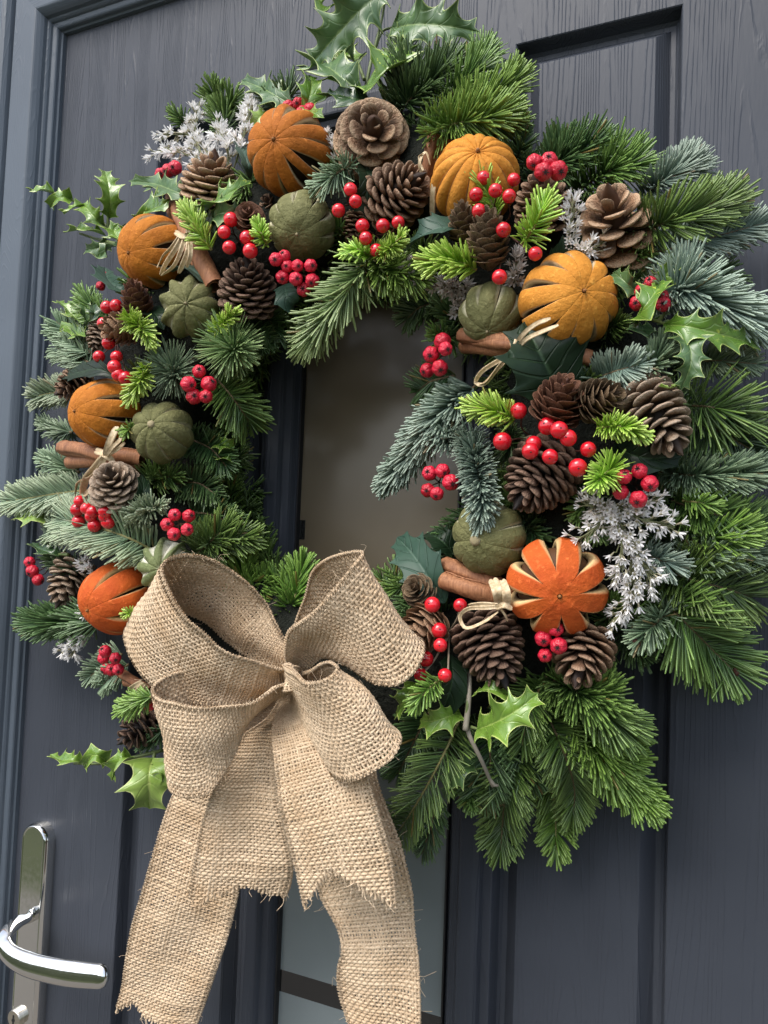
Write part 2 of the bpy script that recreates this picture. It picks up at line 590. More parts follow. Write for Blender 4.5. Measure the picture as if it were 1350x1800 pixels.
XL, XR, ZT = -.399, .390, 1.950
LP, GP, RP = (-.263, -.122), (-.086, .068), (.104, .2315)
PZ0, PZ1, GZ0, GZ1 = .30, 1.8175, .34, 1.775
gx = np.linspace(-9, 9, 37)
gy = np.concatenate([np.linspace(.9, -1.6, 6), np.linspace(-1.9, -9, 30)])
GX, GY = np.meshgrid(gx, gy, indexing='ij')
GZ = np.where(GY < -1.75, np.clip((-GY - 2.4) * .75, 0, 1.9) + .03, 0) + np.where(GY < -2.2, rng.normal(0, .06, GX.shape), 0)  # unseen bank added behind the camera to darken handle reflections and low sky
_n = NT('paving_and_grass')
_p = _n.n('SeparateXYZ', {0: _n.n('NewGeometry').outputs['Position']}).outputs[1]
_a = _n.noise(_n.n('NewGeometry').outputs['Position'], 9.0, 6.0, .7)
_n.p(Base_Color=_n.mix(_n.rng(_p, -1.80, -1.75), _n.mix(_a.outputs[0], (.020, .030, .008), (.075, .090, .026)), _n.mix(_a.outputs[0], (.12, .11, .095), (.20, .185, .16))), Roughness=.9)
o = link('ground', mesh('ground', np.stack([GX, GY, GZ], -1), gridq(37, 36), None, _n.m))
o['kind'] = 'structure'
g = MB()
for a in ((-1.6, XL - .13, 0, 2.6), (XR + .13, 1.6, 0, 2.6), (XL - .13, XR + .13, ZT + .13, 2.6)):
    g.box(a[0], a[1], -.01, .25, a[2], a[3])
_n = NT('house_render')
_a = _n.noise(_n.n('NewGeometry').outputs['Position'], 60.0, 5.0)
_n.p(Base_Color=_n.mix(_a.outputs[0], (.20, .12, .085), (.30, .19, .14)), Roughness=.9)
o = link('house_wall', g.mesh('house_wall', _n.m, False))
o['kind'] = 'structure'

door = thing('front_door', 'dark slate painted front door with embossed wood grain behind the wreath', 'door', (0, 0, 0))
xs = [XL - .008, LP[0], LP[1], GP[0] - .024, GP[1] + .024, RP[0], RP[1], XR + .008]
zs = [.01, PZ0, GZ0 - .024, GZ1 + .024, PZ1, ZT + .006]
g = MB()
for i in range(len(xs) - 1):
    for k in range(len(zs) - 1):
        xm, zm = (xs[i] + xs[i + 1]) / 2, (zs[k] + zs[k + 1]) / 2
        if PZ0 < zm < PZ1 and (LP[0] < xm < LP[1] or RP[0] < xm < RP[1]):
            continue
        if xs[3] < xm < xs[4] and zs[2] < zm < zs[3]:
            continue
        g.add([(xs[i], 0, zs[k]), (xs[i + 1], 0, zs[k]), (xs[i + 1], 0, zs[k + 1]), (xs[i], 0, zs[k + 1])], [[0, 1, 2, 3]])
g.box(xs[0], xs[-1], .026, .044, .01, ZT + .006)
for a, b in ((xs[0], xs[0]), (xs[-1], xs[-1])):
    g.add([(a, 0, .01), (a, .026, .01), (a, .026, ZT), (a, 0, ZT)], [[0, 1, 2, 3]])
link('door_leaf', g.mesh('door_leaf', M_PAINT, False), door)
prof = [(0, 0), (.0008, .0006), (.0016, .0030), (.0026, .0082), (.0038, .0124), (.0062, .0146), (.0096, .0148), (.0104, .0142), (.0186, .0040), (.0196, .0030)]
for x0, x1 in (LP, RP):
    v, q = rect_loops(x0, x1, PZ0, PZ1, prof)
    link('raised_panel', mesh('raised_panel', v, q, None, M_PAINT, None, False), door)
prof = [(0, -.0004), (.0012, -.0058), (.0032, -.0082), (.0060, -.0090), (.0150, -.0090), (.0166, -.0086), (.0180, -.0066), (.0192, -.0038), (.0250, -.0026), (.0262, -.0010), (.0282, .0040), (.0300, .0062)]
fr = .030
v, q = rect_loops(GP[0] - fr, GP[1] + fr, GZ0 - fr, GZ1 + fr, prof, False)
link('glazing_frame', mesh('glazing_frame', v, q, None, M_PAINT, None, False), door)
v, q = rect_loops(GP[0], GP[1], GZ0, GZ1, [(0, .0062), (.0006, .0030), (.0020, .0030), (.0030, .0075)], False)
link('glazing_gasket', mesh('glazing_gasket', v, q, None, M_GASKET, None, False), door)
cuts = [(GZ0, 1.0214, M_FROSTC, 'frosted_pane'), (1.0214, 1.0396, M_CLEAR, 'clear_strip'), (1.0396, 1.330, M_FROSTC, 'frosted_pane'), (1.330, GZ1, M_FROST_SHADE, 'frosted_pane')]
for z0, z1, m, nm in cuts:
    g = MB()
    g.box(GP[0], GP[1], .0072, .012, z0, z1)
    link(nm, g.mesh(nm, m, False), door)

g = MB()
g.box(GP[0], GP[0] + .0085, .0068, .0071, 1.4113, 1.4285)
link('clear_strip', g.mesh('clear_strip', M_CLEAR, False), door)

frame = thing('door_frame', 'slate grey moulded frame around the door with a mitred corner', 'door frame', (XL, 0, 0))
fp = [(-.004, .020), (-.0005, .006), (0, -.0042), (.0016, -.0054), (.0022, -.0088), (.0030, -.0100), (.0042, -.0106), (.0078, -.0114), (.0086, -.0136), (.0098, -.0152),
      (.0112, -.0160), (.0122, -.0196), (.0140, -.0222), (.0168, -.0252), (.0182, -.0262), (.0196, -.0266), (.0470, -.0276), (.0486, -.0266), (.0490, -.0140), (.0520, -.0140),
      (.0526, -.0230), (.0545, -.0275), (.0580, -.0310), (.0630, -.0326), (.0680, -.0312), (.0715, -.0270), (.0760, -.0262), (.0800, -.0290), (.0860, -.0330), (.1300, -.0340), (.1300, .03)]
for nm, side in (('jamb', 0), ('jamb', 1), ('frame_head', 2)):
    v = []
    for oo, y in fp:
        if side == 0:
            v += [(XL - oo, y, 0), (XL - oo, y, ZT + oo)]
        elif side == 1:
            v += [(XR + oo, y, 0), (XR + oo, y, ZT + oo)]
        else:
            v += [(XL - oo, y, ZT + oo), (XR + oo, y, ZT + oo)]
    v = np.array(v) - np.array([XL, 0, 0])
    q = [[2 * i, 2 * i + 1, 2 * i + 3, 2 * i + 2] for i in range(len(fp) - 1)]
    link(nm, mesh(nm, v, q, None, M_FRAMEH if side == 2 else M_FRAME, None, False), frame)

# door handle: backplate (part) > lever, lock cylinder
pl, pr = P(37, 1490, .0125), P(77, 1490, .0125)
hx, hw = (pl[0] + pr[0]) / 2, (pr[0] - pl[0]) / 2
htop = P(60, 1452, .0125)[2]
hbot = htop - .245


def stadium(r, y, n=14):
    c0, c1 = htop - hw, hbot + hw
    a = np.linspace(0, np.pi, n)
    pts = [(hx + r * math.cos(t), y, c0 + r * math.sin(t)) for t in a]
    pts += [(hx - r * math.cos(t), y, c1 - r * math.sin(t)) for t in a]
    return pts


lv = [(hw + .0025, 0), (hw + .002, -.007), (hw + .0012, -.0098), (hw, -.0112), (hw - .0004, -.0120), (hw - .0010, -.0123), (hw - .0018, -.0121), (hw - .0021, -.0117), (hw - .0023, -.0117), (hw - .0032, -.0117), (hw * .4, -.0117)]
v, q = [], []
for r, y in lv:
    v += stadium(r, y)
n = 28
q = list(gridq(len(lv), n, True))
me = mesh('door_handle', v, q, None, M_CHROME)
b = (len(lv) - 1) * n
bm_faces = [[b + i, b + i + 1, b + n - 2 - i, b + n - 1 - i][::-1] for i in range(0, n // 2 - 1)]
me = mesh('door_handle', v, np.array(q + bm_faces), None, M_CHROME)
plate = link('door_handle', me, door)
pts = [P(58, 1608, .010), P(46, 1613, .022), P(27, 1624, .037), P(11, 1641, .049), (P(7, 1661, .056)), P(22, 1681, .059), P(56, 1697, .058), P(105, 1708, .055), P(150, 1714, .050), P(184, 1717, .046), P(192, 1718, .045)]
pa = cr(pts, 60)
k = mpp(pts[5])
rr = np.interp(np.linspace(0, 1, 60), [0, .12, .3, .5, .8, .955, .985, 1], np.array([13, 13, 15.5, 20, 21.5, 20, 15, 4]) * k)
v, q, t = tube(pa, rr, 20, .52, (.25, -1, .25))
link('lever', mesh('lever', v, q, t, M_CHROME), plate)
c0 = P(33, 1786, .0112)
g = MB()
kk = mpp(c0)
g.tube([c0, c0 + [0, -.0055, 0], c0 + [0, -.0064, 0]], [15 * kk, 15 * kk, 13.6 * kk], 24, 1, None, True, (0, .1, 1))
cyl = link('lock_cylinder', g.mesh('lock_cylinder', M_BRASSY, False), plate)
g = MB()
g.box(c0[0] - .0009, c0[0] + .0009, c0[1] - .0068, c0[1] - .0060, c0[2] - .0055, c0[2] + .0040)
g.tube([c0 + [0, -.006, -.001], c0 + [0, -.0069, -.001]], .0019, 10, 1, None, True, (0, .1, 1))
link('keyhole', g.mesh('keyhole', M_KEYHOLE, False), plate)


# ================================================================== BUILDERS
def fib_noise(n, seed):
    r = np.random.default_rng(seed)
    k = r.normal(size=(n, 3)) * 3.0
    ph = r.uniform(0, 6.28, n)
    return lambda d: np.sum(np.sin(d @ k.T + ph), -1) / n


def view_axes(px, py):
    v = nrm(CAM - P(px, py, .1))
    r = nrm(np.cross(UP, v))
    return r, np.cross(v, r), v      # right, up, toward the camera


def basis(z, roll=0.0, ref=(0.2, .3, 1)):
    z = nrm(z)
    x = np.cross(np.asarray(ref, float), z)
    if np.linalg.norm(x) < .1:
        x = np.cross((1, 0, 0), z)
    x = nrm(x)
    y = np.cross(z, x)
    c, s = math.cos(roll), math.sin(roll)
    return np.stack([c * x + s * y, -s * x + c * y, z], 1)


def fruit(nm, label, cat, group, cx, cy, r, pole, kind, nseg=9, gap=.2, dd=.004, elong=1.0, crease=.05, roll=0., span=(28, 150), core=None, lift=0.0, scar=.05, bevel=.35, scar_mat=None):
    c = PD(cx, cy, dd)
    Rm = r * mpp(c)
    ax = view_axes(cx, cy)
    dx, dy = (pole[0] - cx) / r, (cy - pole[1]) / r
    dz = math.sqrt(max(.05, 1 - dx * dx - dy * dy))
    z = nrm(dx * ax[0] + dy * ax[1] + dz * ax[2])
    root = thing(nm, label, cat, c, group, basis(z, roll))
    nz = fib_noise(7, int(cx * 7 + cy))
    th = np.radians(np.concatenate([[3], np.linspace(9, 171, 27), [177]]))
    lon = np.linspace(0, 2 * np.pi, nseg + 1) + np.concatenate([[0], rng.uniform(-.07, .07, nseg - 1), [0]])
    lon[-1] = lon[0] + 2 * np.pi
    s = np.clip((th - rad(span[0])) / rad(span[1] - span[0]), 0, 1)
    bell = np.sin(np.pi * s) ** .8
    bells = []
    for _ in range(nseg):
        j0, j1 = rng.uniform(-7, 9), rng.uniform(-22, 12)
        sk = np.clip((th - rad(span[0] + j0)) / rad(span[1] + j1 - span[0] - j0), 0, 1)
        bells.append(np.sin(np.pi * sk) ** .75)
    bells.append(bells[0])
    us = np.linspace(0, 1, 11)
    gw = gap * rng.choice([.3, .65, .9, 1.1, 1.3], nseg + 1, p=[.12, .2, .26, .26, .16]) if gap < .6 else gap * rng.uniform(.8, 1.15, nseg + 1)
    gw[-1] = gw[0]
    for k in range(nseg):
        w0, w1 = lon[k], lon[k + 1]
        wd = (w1 - w0)
        a0 = w0 + bells[k] * gw[k] * wd * .5
        a1 = w1 - bells[k + 1] * gw[k + 1] * wd * .5
        cols, att = [], []
        g0, g1 = bells[k] * gw[k] * wd * .5 * bevel, bells[k + 1] * gw[k + 1] * wd * .5 * bevel
        us = np.array([0, .05, .1, .2, .35, .5, .65, .8, .9, .95, 1.0])
        for u, rr, p in [(0, .80, 1), (0, .945, 1)] + [(uu, 1.0, 0) for uu in us] + [(1, .945, 1), (1, .80, 1)]:
            a = a0 + (a1 - a0) * u
            if p:
                a = a + (-g0 if u == 0 else g1) * (1.0 if rr > .9 else 1.2)
            edge = abs(2 * u - 1)
            bell = bells[k] if u < .5 else bells[k + 1]
            d = np.stack([np.sin(th) * np.cos(a), np.sin(th) * np.sin(a), np.cos(th)], 1)
            rad_ = (1 - crease * edge ** 2 * (.35 + .65 * bell) + lift * bell * edge ** 2 + .03 * (1 - edge ** 2) * bells[k] * bells[k + 1] + .06 * nz(d * 1.0)) * (rr if p else 1.0)
            dimple = 1 - .05 * np.exp(-((th / .25) ** 2)) - .05 * np.exp(-(((np.pi - th) / .25) ** 2))
            q = d * (rad_ * dimple)[:, None] * Rm
            q[:, 2] *= elong
            cols.append(q)
            att.append(np.stack([np.full(len(th), (1.0 if p else .25 * (u in (0, 1)))) * (bell > .02), np.exp(-(th / .32) ** 2), np.full(len(th), 1.0 if (p and rr < .9) else 0.0)], 1))
        v = np.stack(cols, 1)
        link('peel_segment', mesh('peel_segment', v, gridq(len(th), v.shape[1]), None, RIND[kind], np.stack(att, 1).reshape(-1, 3)), root)
    g = MB()
    a = np.linspace(0, np.pi, 12)
    b_ = np.linspace(0, 2 * np.pi, 18, endpoint=False)
    v = np.stack([np.sin(a)[:, None] * np.cos(b_), np.sin(a)[:, None] * np.sin(b_), np.cos(a)[:, None] + 0 * b_], -1) * Rm * .80
    v[..., 2] *= elong
    link('fruit_core', mesh('fruit_core', v, gridq(12, 18, True), None, core or M_CORE), root)
    zz = Rm * elong * .955
    g.tube([(0, 0, zz - .002), (0, 0, zz + .0012), (0, 0, zz + .0018)], [scar * Rm, scar * Rm * .8, scar * Rm * .4], 9, 1, None, True, (0, 1, .1))
    link('stem_scar', g.mesh('stem_scar', scar_mat or (M_SCAR if 'lime' in kind else M_SCARB)), root)
    return root


def scale_mesh(nm, mat, open_=True, thin=False):
    vs = np.array([0, .2, .4, .58, .72, .83, .92, .98])
    if thin:
        wv, hv = np.array([.3, .55, .80, .97, 1.0, .90, .66, .34]) * .5, np.array([.08, .07, .06, .055, .05, .045, .035, .02])
        zv = .10 * vs ** 2 + np.array([0, 0, 0, 0, .0, .02, .04, .06])
    else:
        wv = np.array([.30, .40, .55, .78, .96, 1.0, .84, .48]) * .5
        hv = np.array([.05, .055, .065, .085, .115, .125, .10, .035])
        zv = .20 * vs ** 2 - np.array([0, 0, 0, 0, .0, .005, .01, .02])
    a = np.linspace(0, 2 * np.pi, 10, endpoint=False)
    v, at = [], []
    for y, w_, h_, z_ in zip(vs, wv, hv, zv):
        for t in a:
            x = w_ * np.sign(np.cos(t)) * abs(np.cos(t)) ** .8
            zz = h_ * math.sin(t)
            if thin:
                zz += -.5 * x * x * 1.6
            else:
                zz += -.45 * x * x + (.05 * math.exp(-(x / .12) ** 2) * (y > .75) * (math.sin(t) < 0) * -1)
            v.append((x, y, z_ + zz))
            rim = max(0, (y - .70) / .28) * (1 if not thin else .7) * (.35 + .65 * abs(math.cos(t)))
            if not thin:
                rim = max(.10 * (y > .55), abs(math.cos(t)) ** 6 * (y > .5) * .9, (y > .88) * .75, (y > .95) * 1.0)
            at.append((y, min(1, rim), 0))
    n = len(v)
    v += [(0, 0, 0), (0, 1.0, zv[-1])]
    at += [(0, 0, 0), (1, 1, 0)]
    tr = []
    for i in range(10):
        j = (i + 1) % 10
        tr += [[n, i, j], [n + 1, 70 + j, 70 + i]]
    return mesh(nm, v, gridq(8, 10, True), tr, mat, at)


_scache = {}


def cone(nm, label, group, cx, cy, ln, wd, tip, tilt, kind, N=64, open_=.6, dd=0.0, thin=False, roll=0.):
    """tip: direction (dx, dy) in the photo of the cone's tip; tilt: degrees the tip leans to the viewer; open_: 0 shut .. 1 open"""
    c = PD(cx, cy, dd)
    k = mpp(c)
    H, Rm = ln * k * (1.24 if thin else 1.10), wd * k / 2 * (1.30 if thin else 1.14)
    ax = view_axes(cx, cy)
    t_ = nrm([tip[0], -tip[1]]) if (tip[0] or tip[1]) else np.zeros(2)
    z = math.cos(rad(tilt)) * (t_[0] * ax[0] + t_[1] * ax[1]) + math.sin(rad(tilt)) * ax[2]
    root = thing(nm, label, 'pine cone' if not thin else 'larch cone', c, group, basis(z, roll))
    key = (kind, thin)
    if key not in _scache:
        _scache[key] = scale_mesh('scale', CM[kind], True, thin)
    me = _scache[key]
    tt = np.linspace(.12, .97, 10)
    env0 = lambda t: (1 - t) ** .55 * (t + .12) ** .25 / .67
    v = []
    b_ = np.linspace(0, 2 * np.pi, 10, endpoint=False)
    tt[-1] = .9999
    for t in tt:
        r = Rm * .34 * env0(t) + .00002
        v += [(r * math.cos(x), r * math.sin(x), H * (t - .5)) for x in b_]
    link('cone_core', mesh('cone_core', v, gridq(10, 10, True), None, CM[kind], np.zeros((100, 3))), root)
    for i in range(N):
        t = (i / (N - 1)) ** .92
        az = i * 2.39996 + rng.normal(0, .05)
        el_open = np.interp(t, [0, .25, .6, .9, 1], [112, 88, 66, 34, 10])
        el_shut = np.interp(t, [0, .25, .6, .9, 1], [86, 60, 40, 22, 8])
        el = rad(el_shut + (el_open - el_shut) * open_ + rng.normal(0, 3.5))
        if thin:
            el = rad(np.interp(t, [0, .3, .7, 1], [62, 32, 20, 6]) + 26 * open_ + rng.normal(0, 3))
        er = Rm * env0(t * .985)
        d = np.array([math.sin(el) * math.cos(az), math.sin(el) * math.sin(az), math.cos(el)])
        L = np.clip(er / max(.25, math.sin(el)), Rm * .42, Rm * 1.12)
        tipz = H * (-.42 + .86 * t) + (0 if not thin else .12 * H)
        tip_p = np.array([er * math.cos(az), er * math.sin(az), tipz])
        org = tip_p - d * L
        W = ((1.62 + .45 * open_ * (open_ < .8)) if not thin else 1.9) * Rm * (.20 + .80 * env0(t)) * math.sqrt(26 / N) * (.62 if not thin else .72) * rng.uniform(.92, 1.08)
        X = np.array([-math.sin(az), math.cos(az), 0])
        Z = np.cross(X, d)
        m = np.eye(4)
        thk = Rm * (.62 if not thin else .5) * (.55 + .45 * env0(t))
        m[:3, 0], m[:3, 1], m[:3, 2], m[:3, 3] = X * W, d * L, Z * thk, org
        link('scale', me, root, mat4=m.tolist())
    return root


def sphere_mesh(nm, mat, nu=12, nv=18, lobes=0, depth=0.0, dimple=.0):
    a = np.linspace(0, np.pi, nu)
    b_ = np.linspace(0, 2 * np.pi, nv, endpoint=False)
    A, B = np.meshgrid(a, b_, indexing='ij')
    r = 1 - depth * (abs(np.sin(B * lobes / 2)) < .35) * 0 - (depth * (1 - abs(np.sin(B * lobes / 2)) ** .6) * np.sin(A) if lobes else 0)
    r = r - dimple * np.exp(-(A / .35) ** 2)
    v = np.stack([r * np.sin(A) * np.cos(B), r * np.sin(A) * np.sin(B), r * np.cos(A)], -1)
    return mesh(nm, v, gridq(nu, nv, True), None, mat)


ME_BERRY = sphere_mesh('berry', M_BERRY, 14, 20, 0, 0, .05)
ME_HIP = sphere_mesh('hip', M_HIP, 16, 40, 6, .10, .14)
_g = MB()
for _i in range(6):
    _a = _i * math.pi / 3
    _g.tube([(0, 0, .72), (.10 * math.cos(_a), .10 * math.sin(_a), .90), (.26 * math.cos(_a), .26 * math.sin(_a), .97), (.40 * math.cos(_a), .40 * math.sin(_a), .99)], [.07, .07, .055, .02], 5, .7, None, True, (0.1, .2, 1))
_g.tube([(0, 0, .7), (0, 0, 1.02), (0.03, 0, 1.12)], [.09, .07, .03], 6)
ME_CALYX = _g.mesh('calyx', M_CALYX)
_g = MB()
_g.tube([(0, 0, .86), (0, 0, .965), (0, 0, .99)], [.13, .10, .04], 8)
ME_DOT = _g.mesh('berry_tip', M_CALYX)


def berries(nm, label, group, pts, base, r=13.0, hip=False, dd=.030, wire=None, cat=None):
    """pts: (x, y[, extra depth[, radius]])"""
    b = PD(base[0], base[1], -.012 if len(base) < 3 else base[2])
    root = thing(nm, label, cat or 'berry sprig', b, group)
    ax = view_axes(*base[:2])
    g = MB()
    for i, p in enumerate(pts):
        ex = p[2] if len(p) > 2 else rng.uniform(-.003, .003)
        c = PD(p[0], p[1], dd + ex)
        rr = (p[3] if len(p) > 3 else r) * mpp(c) * rng.uniform(.88, 1.08)
        out = nrm(nrm(c - b) + ax[2] * rng.uniform(.2, .9) + rng.normal(0, .45, 3))
        R = basis(out, rng.uniform(0, 6))
        m = np.eye(4)
        m[:3, :3] = R * rr * np.array([1, 1, rng.uniform(.92, 1.04)])
        m[:3, 3] = c - b
        o = link('berry', ME_HIP if hip else ME_BERRY, root, mat4=m.tolist())
        link('calyx', ME_CALYX if hip else ME_DOT, o)
        mid = (b + c) / 2 + rng.normal(0, .002, 3) + (c - b) * .1
        g.tube(cr([b, mid, c - out * rr * .8], 9), .00055 if not wire else .0007, 5)
    link('stem', g.mesh('stem', wire or M_WIRE, True, b), root)
    return root


def leaf_geo(mid, width, nsp, roll=0., fold=.25, wave=.35, depth=.55, plain=False, up=None):
    """mid: 3D midrib points base->tip; width: full width in metres"""
    M = max(nsp * 8, 24) + 1
    p = cr(mid, M)
    c = p.mean(0)
    v = nrm(nrm(CAM - c) + np.array([0, -.1, .6])) if up is None else nrm(up)
    T = nrm(np.gradient(p, axis=0))
    N = v[None] - T * (T @ v)[:, None]
    N = nrm(N)
    S = np.cross(N, T)
    cr_, sr_ = math.cos(roll), math.sin(roll)
    S, N = S * cr_ + N * sr_, N * cr_ - S * sr_
    t = np.linspace(0, 1, M)
    base = np.sin(np.pi * t ** .80) ** .75
    f = (t * nsp) % 1.0
    spike = np.exp(-np.abs(f - .5) * 7.0)
    lean = spike * .18
    if plain:
        hw = base * (1 - .22 * (1 - np.exp(-np.abs(((t * nsp) % 1.0) - .35) * 3)))
    else:
        hw = base * (1 - depth) + depth * spike * (.25 + .9 * base) * (t < .93) * (t > .07)
    hw[0] = .02
    hw[-1] = .002
    U = np.array([-1, -.97, -.8, -.55, -.28, -.06, 0, .06, .28, .55, .8, .97, 1])
    verts, at = [], []
    for u in U:
        au = abs(u)
        x = u * hw * width / 2
        ph = 0 if u > 0 else .7
        z = fold * au ** 1.1 * hw * width / 2 + wave * au ** 2.2 * width / 2 * np.sin(2 * np.pi * t * nsp / 2 + ph) * base * .6
        z -= .06 * width * math.exp(-(u / .07) ** 2) * .35
        y = lean * au ** 3 * width / 2
        verts.append(p + S * x[:, None] + N * z[:, None] + T * y[:, None])
        at.append(np.stack([t, np.full(M, au), np.zeros(M)], 1))
    top = np.stack(verts, 1)
    at = np.stack(at, 1)
    q = gridq(M, len(U))
    th = width * .012
    bot = top - N[:, None, :] * th
    b_at = at.copy()
    b_at[..., 2] = 1
    n = top.shape[0] * top.shape[1]
    v = np.concatenate([top.reshape(-1, 3), bot.reshape(-1, 3)])
    a = np.concatenate([at.reshape(-1, 3), b_at.reshape(-1, 3)])
    rim = []
    k = len(U)
    for i in range(M - 1):
        for e in (0, k - 1):
            rim.append([i * k + e, (i + 1) * k + e, n + (i + 1) * k + e, n + i * k + e])
    q = np.concatenate([q, (q + n)[:, ::-1], rim])
    return v, q, a


def holly(nm, label, group, stems, leaves, cat='holly sprig', stem_mat=None, srad=3.0):
    """stems: list of point lists (x,y,dd); leaves: (pts, width_px, mat, spines, roll_deg, fold, wave)"""
    first = stems[0][0] if stems else leaves[0][0][0]
    b = PD(*first)
    root = thing(nm, label, cat, b, group)
    if stems:
        g = MB()
        for s in stems:
            pp = cr([PD(*q) for q in s], 14)
            g.tube(pp, np.linspace(1.15, .7, 14) * srad * mpp(pp[0]), 7)
        link('stem', g.mesh('stem', stem_mat or M_TWIGG, True, b), root)
    for lf in leaves:
        pts, wpx, mat, nsp = lf[:4]
        roll = rad(lf[4]) if len(lf) > 4 else 0
        fold = lf[5] if len(lf) > 5 else .25
        wave = lf[6] if len(lf) > 6 else .4
        pp = [PD(*q) for q in pts]
        plain = mat.startswith('fabric')
        v, q, a = leaf_geo(pp, wpx * mpp(pp[0]), nsp, roll, fold, wave * (.5 if plain else 1), .30 if plain else .50, False)
        link('leaf', mesh('leaf', v - b, q, None, HM[mat], a), root)
    return root


def floret_mesh(mat):
    g = MB()
    L = 1.0
    g.tube([(0, 0, 0), (0, 0, .35 * L), (0, 0, .6 * L)], [.05, .09, .15], 6, 1, (0, 0, 0))
    for i in range(6):
        a = i * math.pi / 3
        ca, sa = math.cos(a), math.sin(a)
        rr = [.10, .26, .40, .46]
        zz = [.50, .78, .95, 1.04]
        ww = [.075, .105, .07, .008]
        v = []
        for r, z, w_ in zip(rr, zz, ww):
            for s in (-1, 0, 1):
                v.append((ca * (r + (.04 if s == 0 else 0)) - sa * w_ * s, sa * (r + (.04 if s == 0 else 0)) + ca * w_ * s, z))
        g.add(v, gridq(4, 3), None, (1, 0, 0))
    return g.mesh('floret', mat)


ME_FLORET, ME_FLORETG = floret_mesh(M_FLORET), floret_mesh(M_FLORETG)


def flowers(nm, label, group, paths, n, spread=16, size=17, grey=False, base=None):
    """paths: polylines (x,y,dd) base->tip along which florets sit"""
    b = PD(*paths[0][0])
    root = thing(nm, label, 'dried flowers', b, group)
    me = ME_FLORETG if grey else ME_FLORET
    g = MB()
    tot = sum(math.dist(p[0][:2], p[-1][:2]) for p in paths)
    for pth in paths:
        pp = cr([PD(*q) for q in pth], 24)
        g.tube(pp, .0006, 5)
        k = mpp(pp[0])
        m = max(3, int(n * math.dist(pth[0][:2], pth[-1][:2]) / tot))
        for i in range(m):
            t = .12 + .88 * (i + rng.uniform(0, 1)) / m
            j = min(23, int(t * 23))
            T = nrm(pp[min(23, j + 1)] - pp[max(0, j - 1)])
            vv = nrm(CAM - pp[j])
            rd = rng.normal(0, 1, 3) + vv * .55
            rd = nrm(rd - T * (rd @ T))
            off = rng.uniform(.1, 1.0) * spread * k
            end = pp[j] + rd * off + T * off * .5
            dr = nrm(rd * rng.uniform(.5, 1.1) + T * .75 + vv * .25)
            s = size * k * rng.uniform(.75, 1.15)
            mt = np.eye(4)
            mt[:3, :3] = basis(dr, rng.uniform(0, 6)) * s * np.array([.95, .95, 1.0])
            mt[:3, 3] = end - dr * s * .4 - b
            link('floret', me, root, mat4=mt.tolist())
            g.tube([pp[max(0, j - 2)], (pp[j] + end) / 2, end - dr * s * .35], .0004, 4, 1, None, False)
    link('stem', g.mesh('stem', M_FSTEM, True, b), root)
    return root


def quill(parent, b, pts, r, roll=0.0):
    pp = cr([PD(*q) for q in pts], 22)
    R0 = r * mpp(pp[0])
    T, U, S = frames(pp, (0.2, -1, .3))
    a = np.linspace(0, 2 * np.pi * 1.55, 30)
    rad1 = np.interp(a, [0, 2 * np.pi, 2 * np.pi * 1.55], [1.0, .88, .42])
    ang = a + roll
    th = .13
    prof = np.concatenate([np.stack([rad1 * np.cos(ang), rad1 * np.sin(ang)], 1), np.stack([(rad1 - th) * np.cos(ang), (rad1 - th) * np.sin(ang)], 1)[::-1]])
    w = 1 + .05 * np.sin(np.linspace(0, 9, 22) + roll)
    v = pp[:, None] + R0 * w[:, None, None] * (prof[None, :, :1] * S[:, None] + prof[None, :, 1:] * U[:, None])
    v += (rng.normal(0, .025, (22, 60, 1)) * R0) * (v - pp[:, None]) / R0
    q = gridq(22, 60, True)
    caps = []
    for base in (0, 21 * 60):
        for i in range(29):
            caps.append([base + i, base + i + 1, base + 58 - i, base + 59 - i])
    return link('cinnamon_stick', mesh('cinnamon_stick', v.reshape(-1, 3) - b, np.concatenate([q, caps]), None, M_CINN), parent)


def strand(parent, b, pts, w, twist=1.0, nm='raffia_strand'):
    pp = cr([PD(*q) for q in pts], 26)
    v_ = nrm(CAM - pp[0])
    T, U, S = frames(pp, v_)
    a = np.linspace(0, twist, 26)
    S2 = S * np.cos(a)[:, None] + U * np.sin(a)[:, None]
    N2 = np.cross(T, S2)
    hw = w * mpp(pp[0]) / 2
    u = np.linspace(-1, 1, 5)
    wv = hw * np.interp(np.linspace(0, 1, 26), [0, .08, .9, 1], [.7, 1, 1, .55])
    top = pp[:, None] + S2[:, None] * (u[None, :, None] * wv[:, None, None]) + N2[:, None] * ((.22 * np.cos(u * 4.5))[None, :, None] * hw)
    bot = top - N2[:, None] * .0003
    v = np.concatenate([top.reshape(-1, 3), bot.reshape(-1, 3)])
    q = gridq(26, 5)
    n = 26 * 5
    rim = [[i * 5 + e, (i + 1) * 5 + e, n + (i + 1) * 5 + e, n + i * 5 + e] for i in range(25) for e in (0, 4)]
    return link(nm, mesh(nm, v - b, np.concatenate([q, (q + n)[:, ::-1], rim]), None, M_RAFFIA), parent)


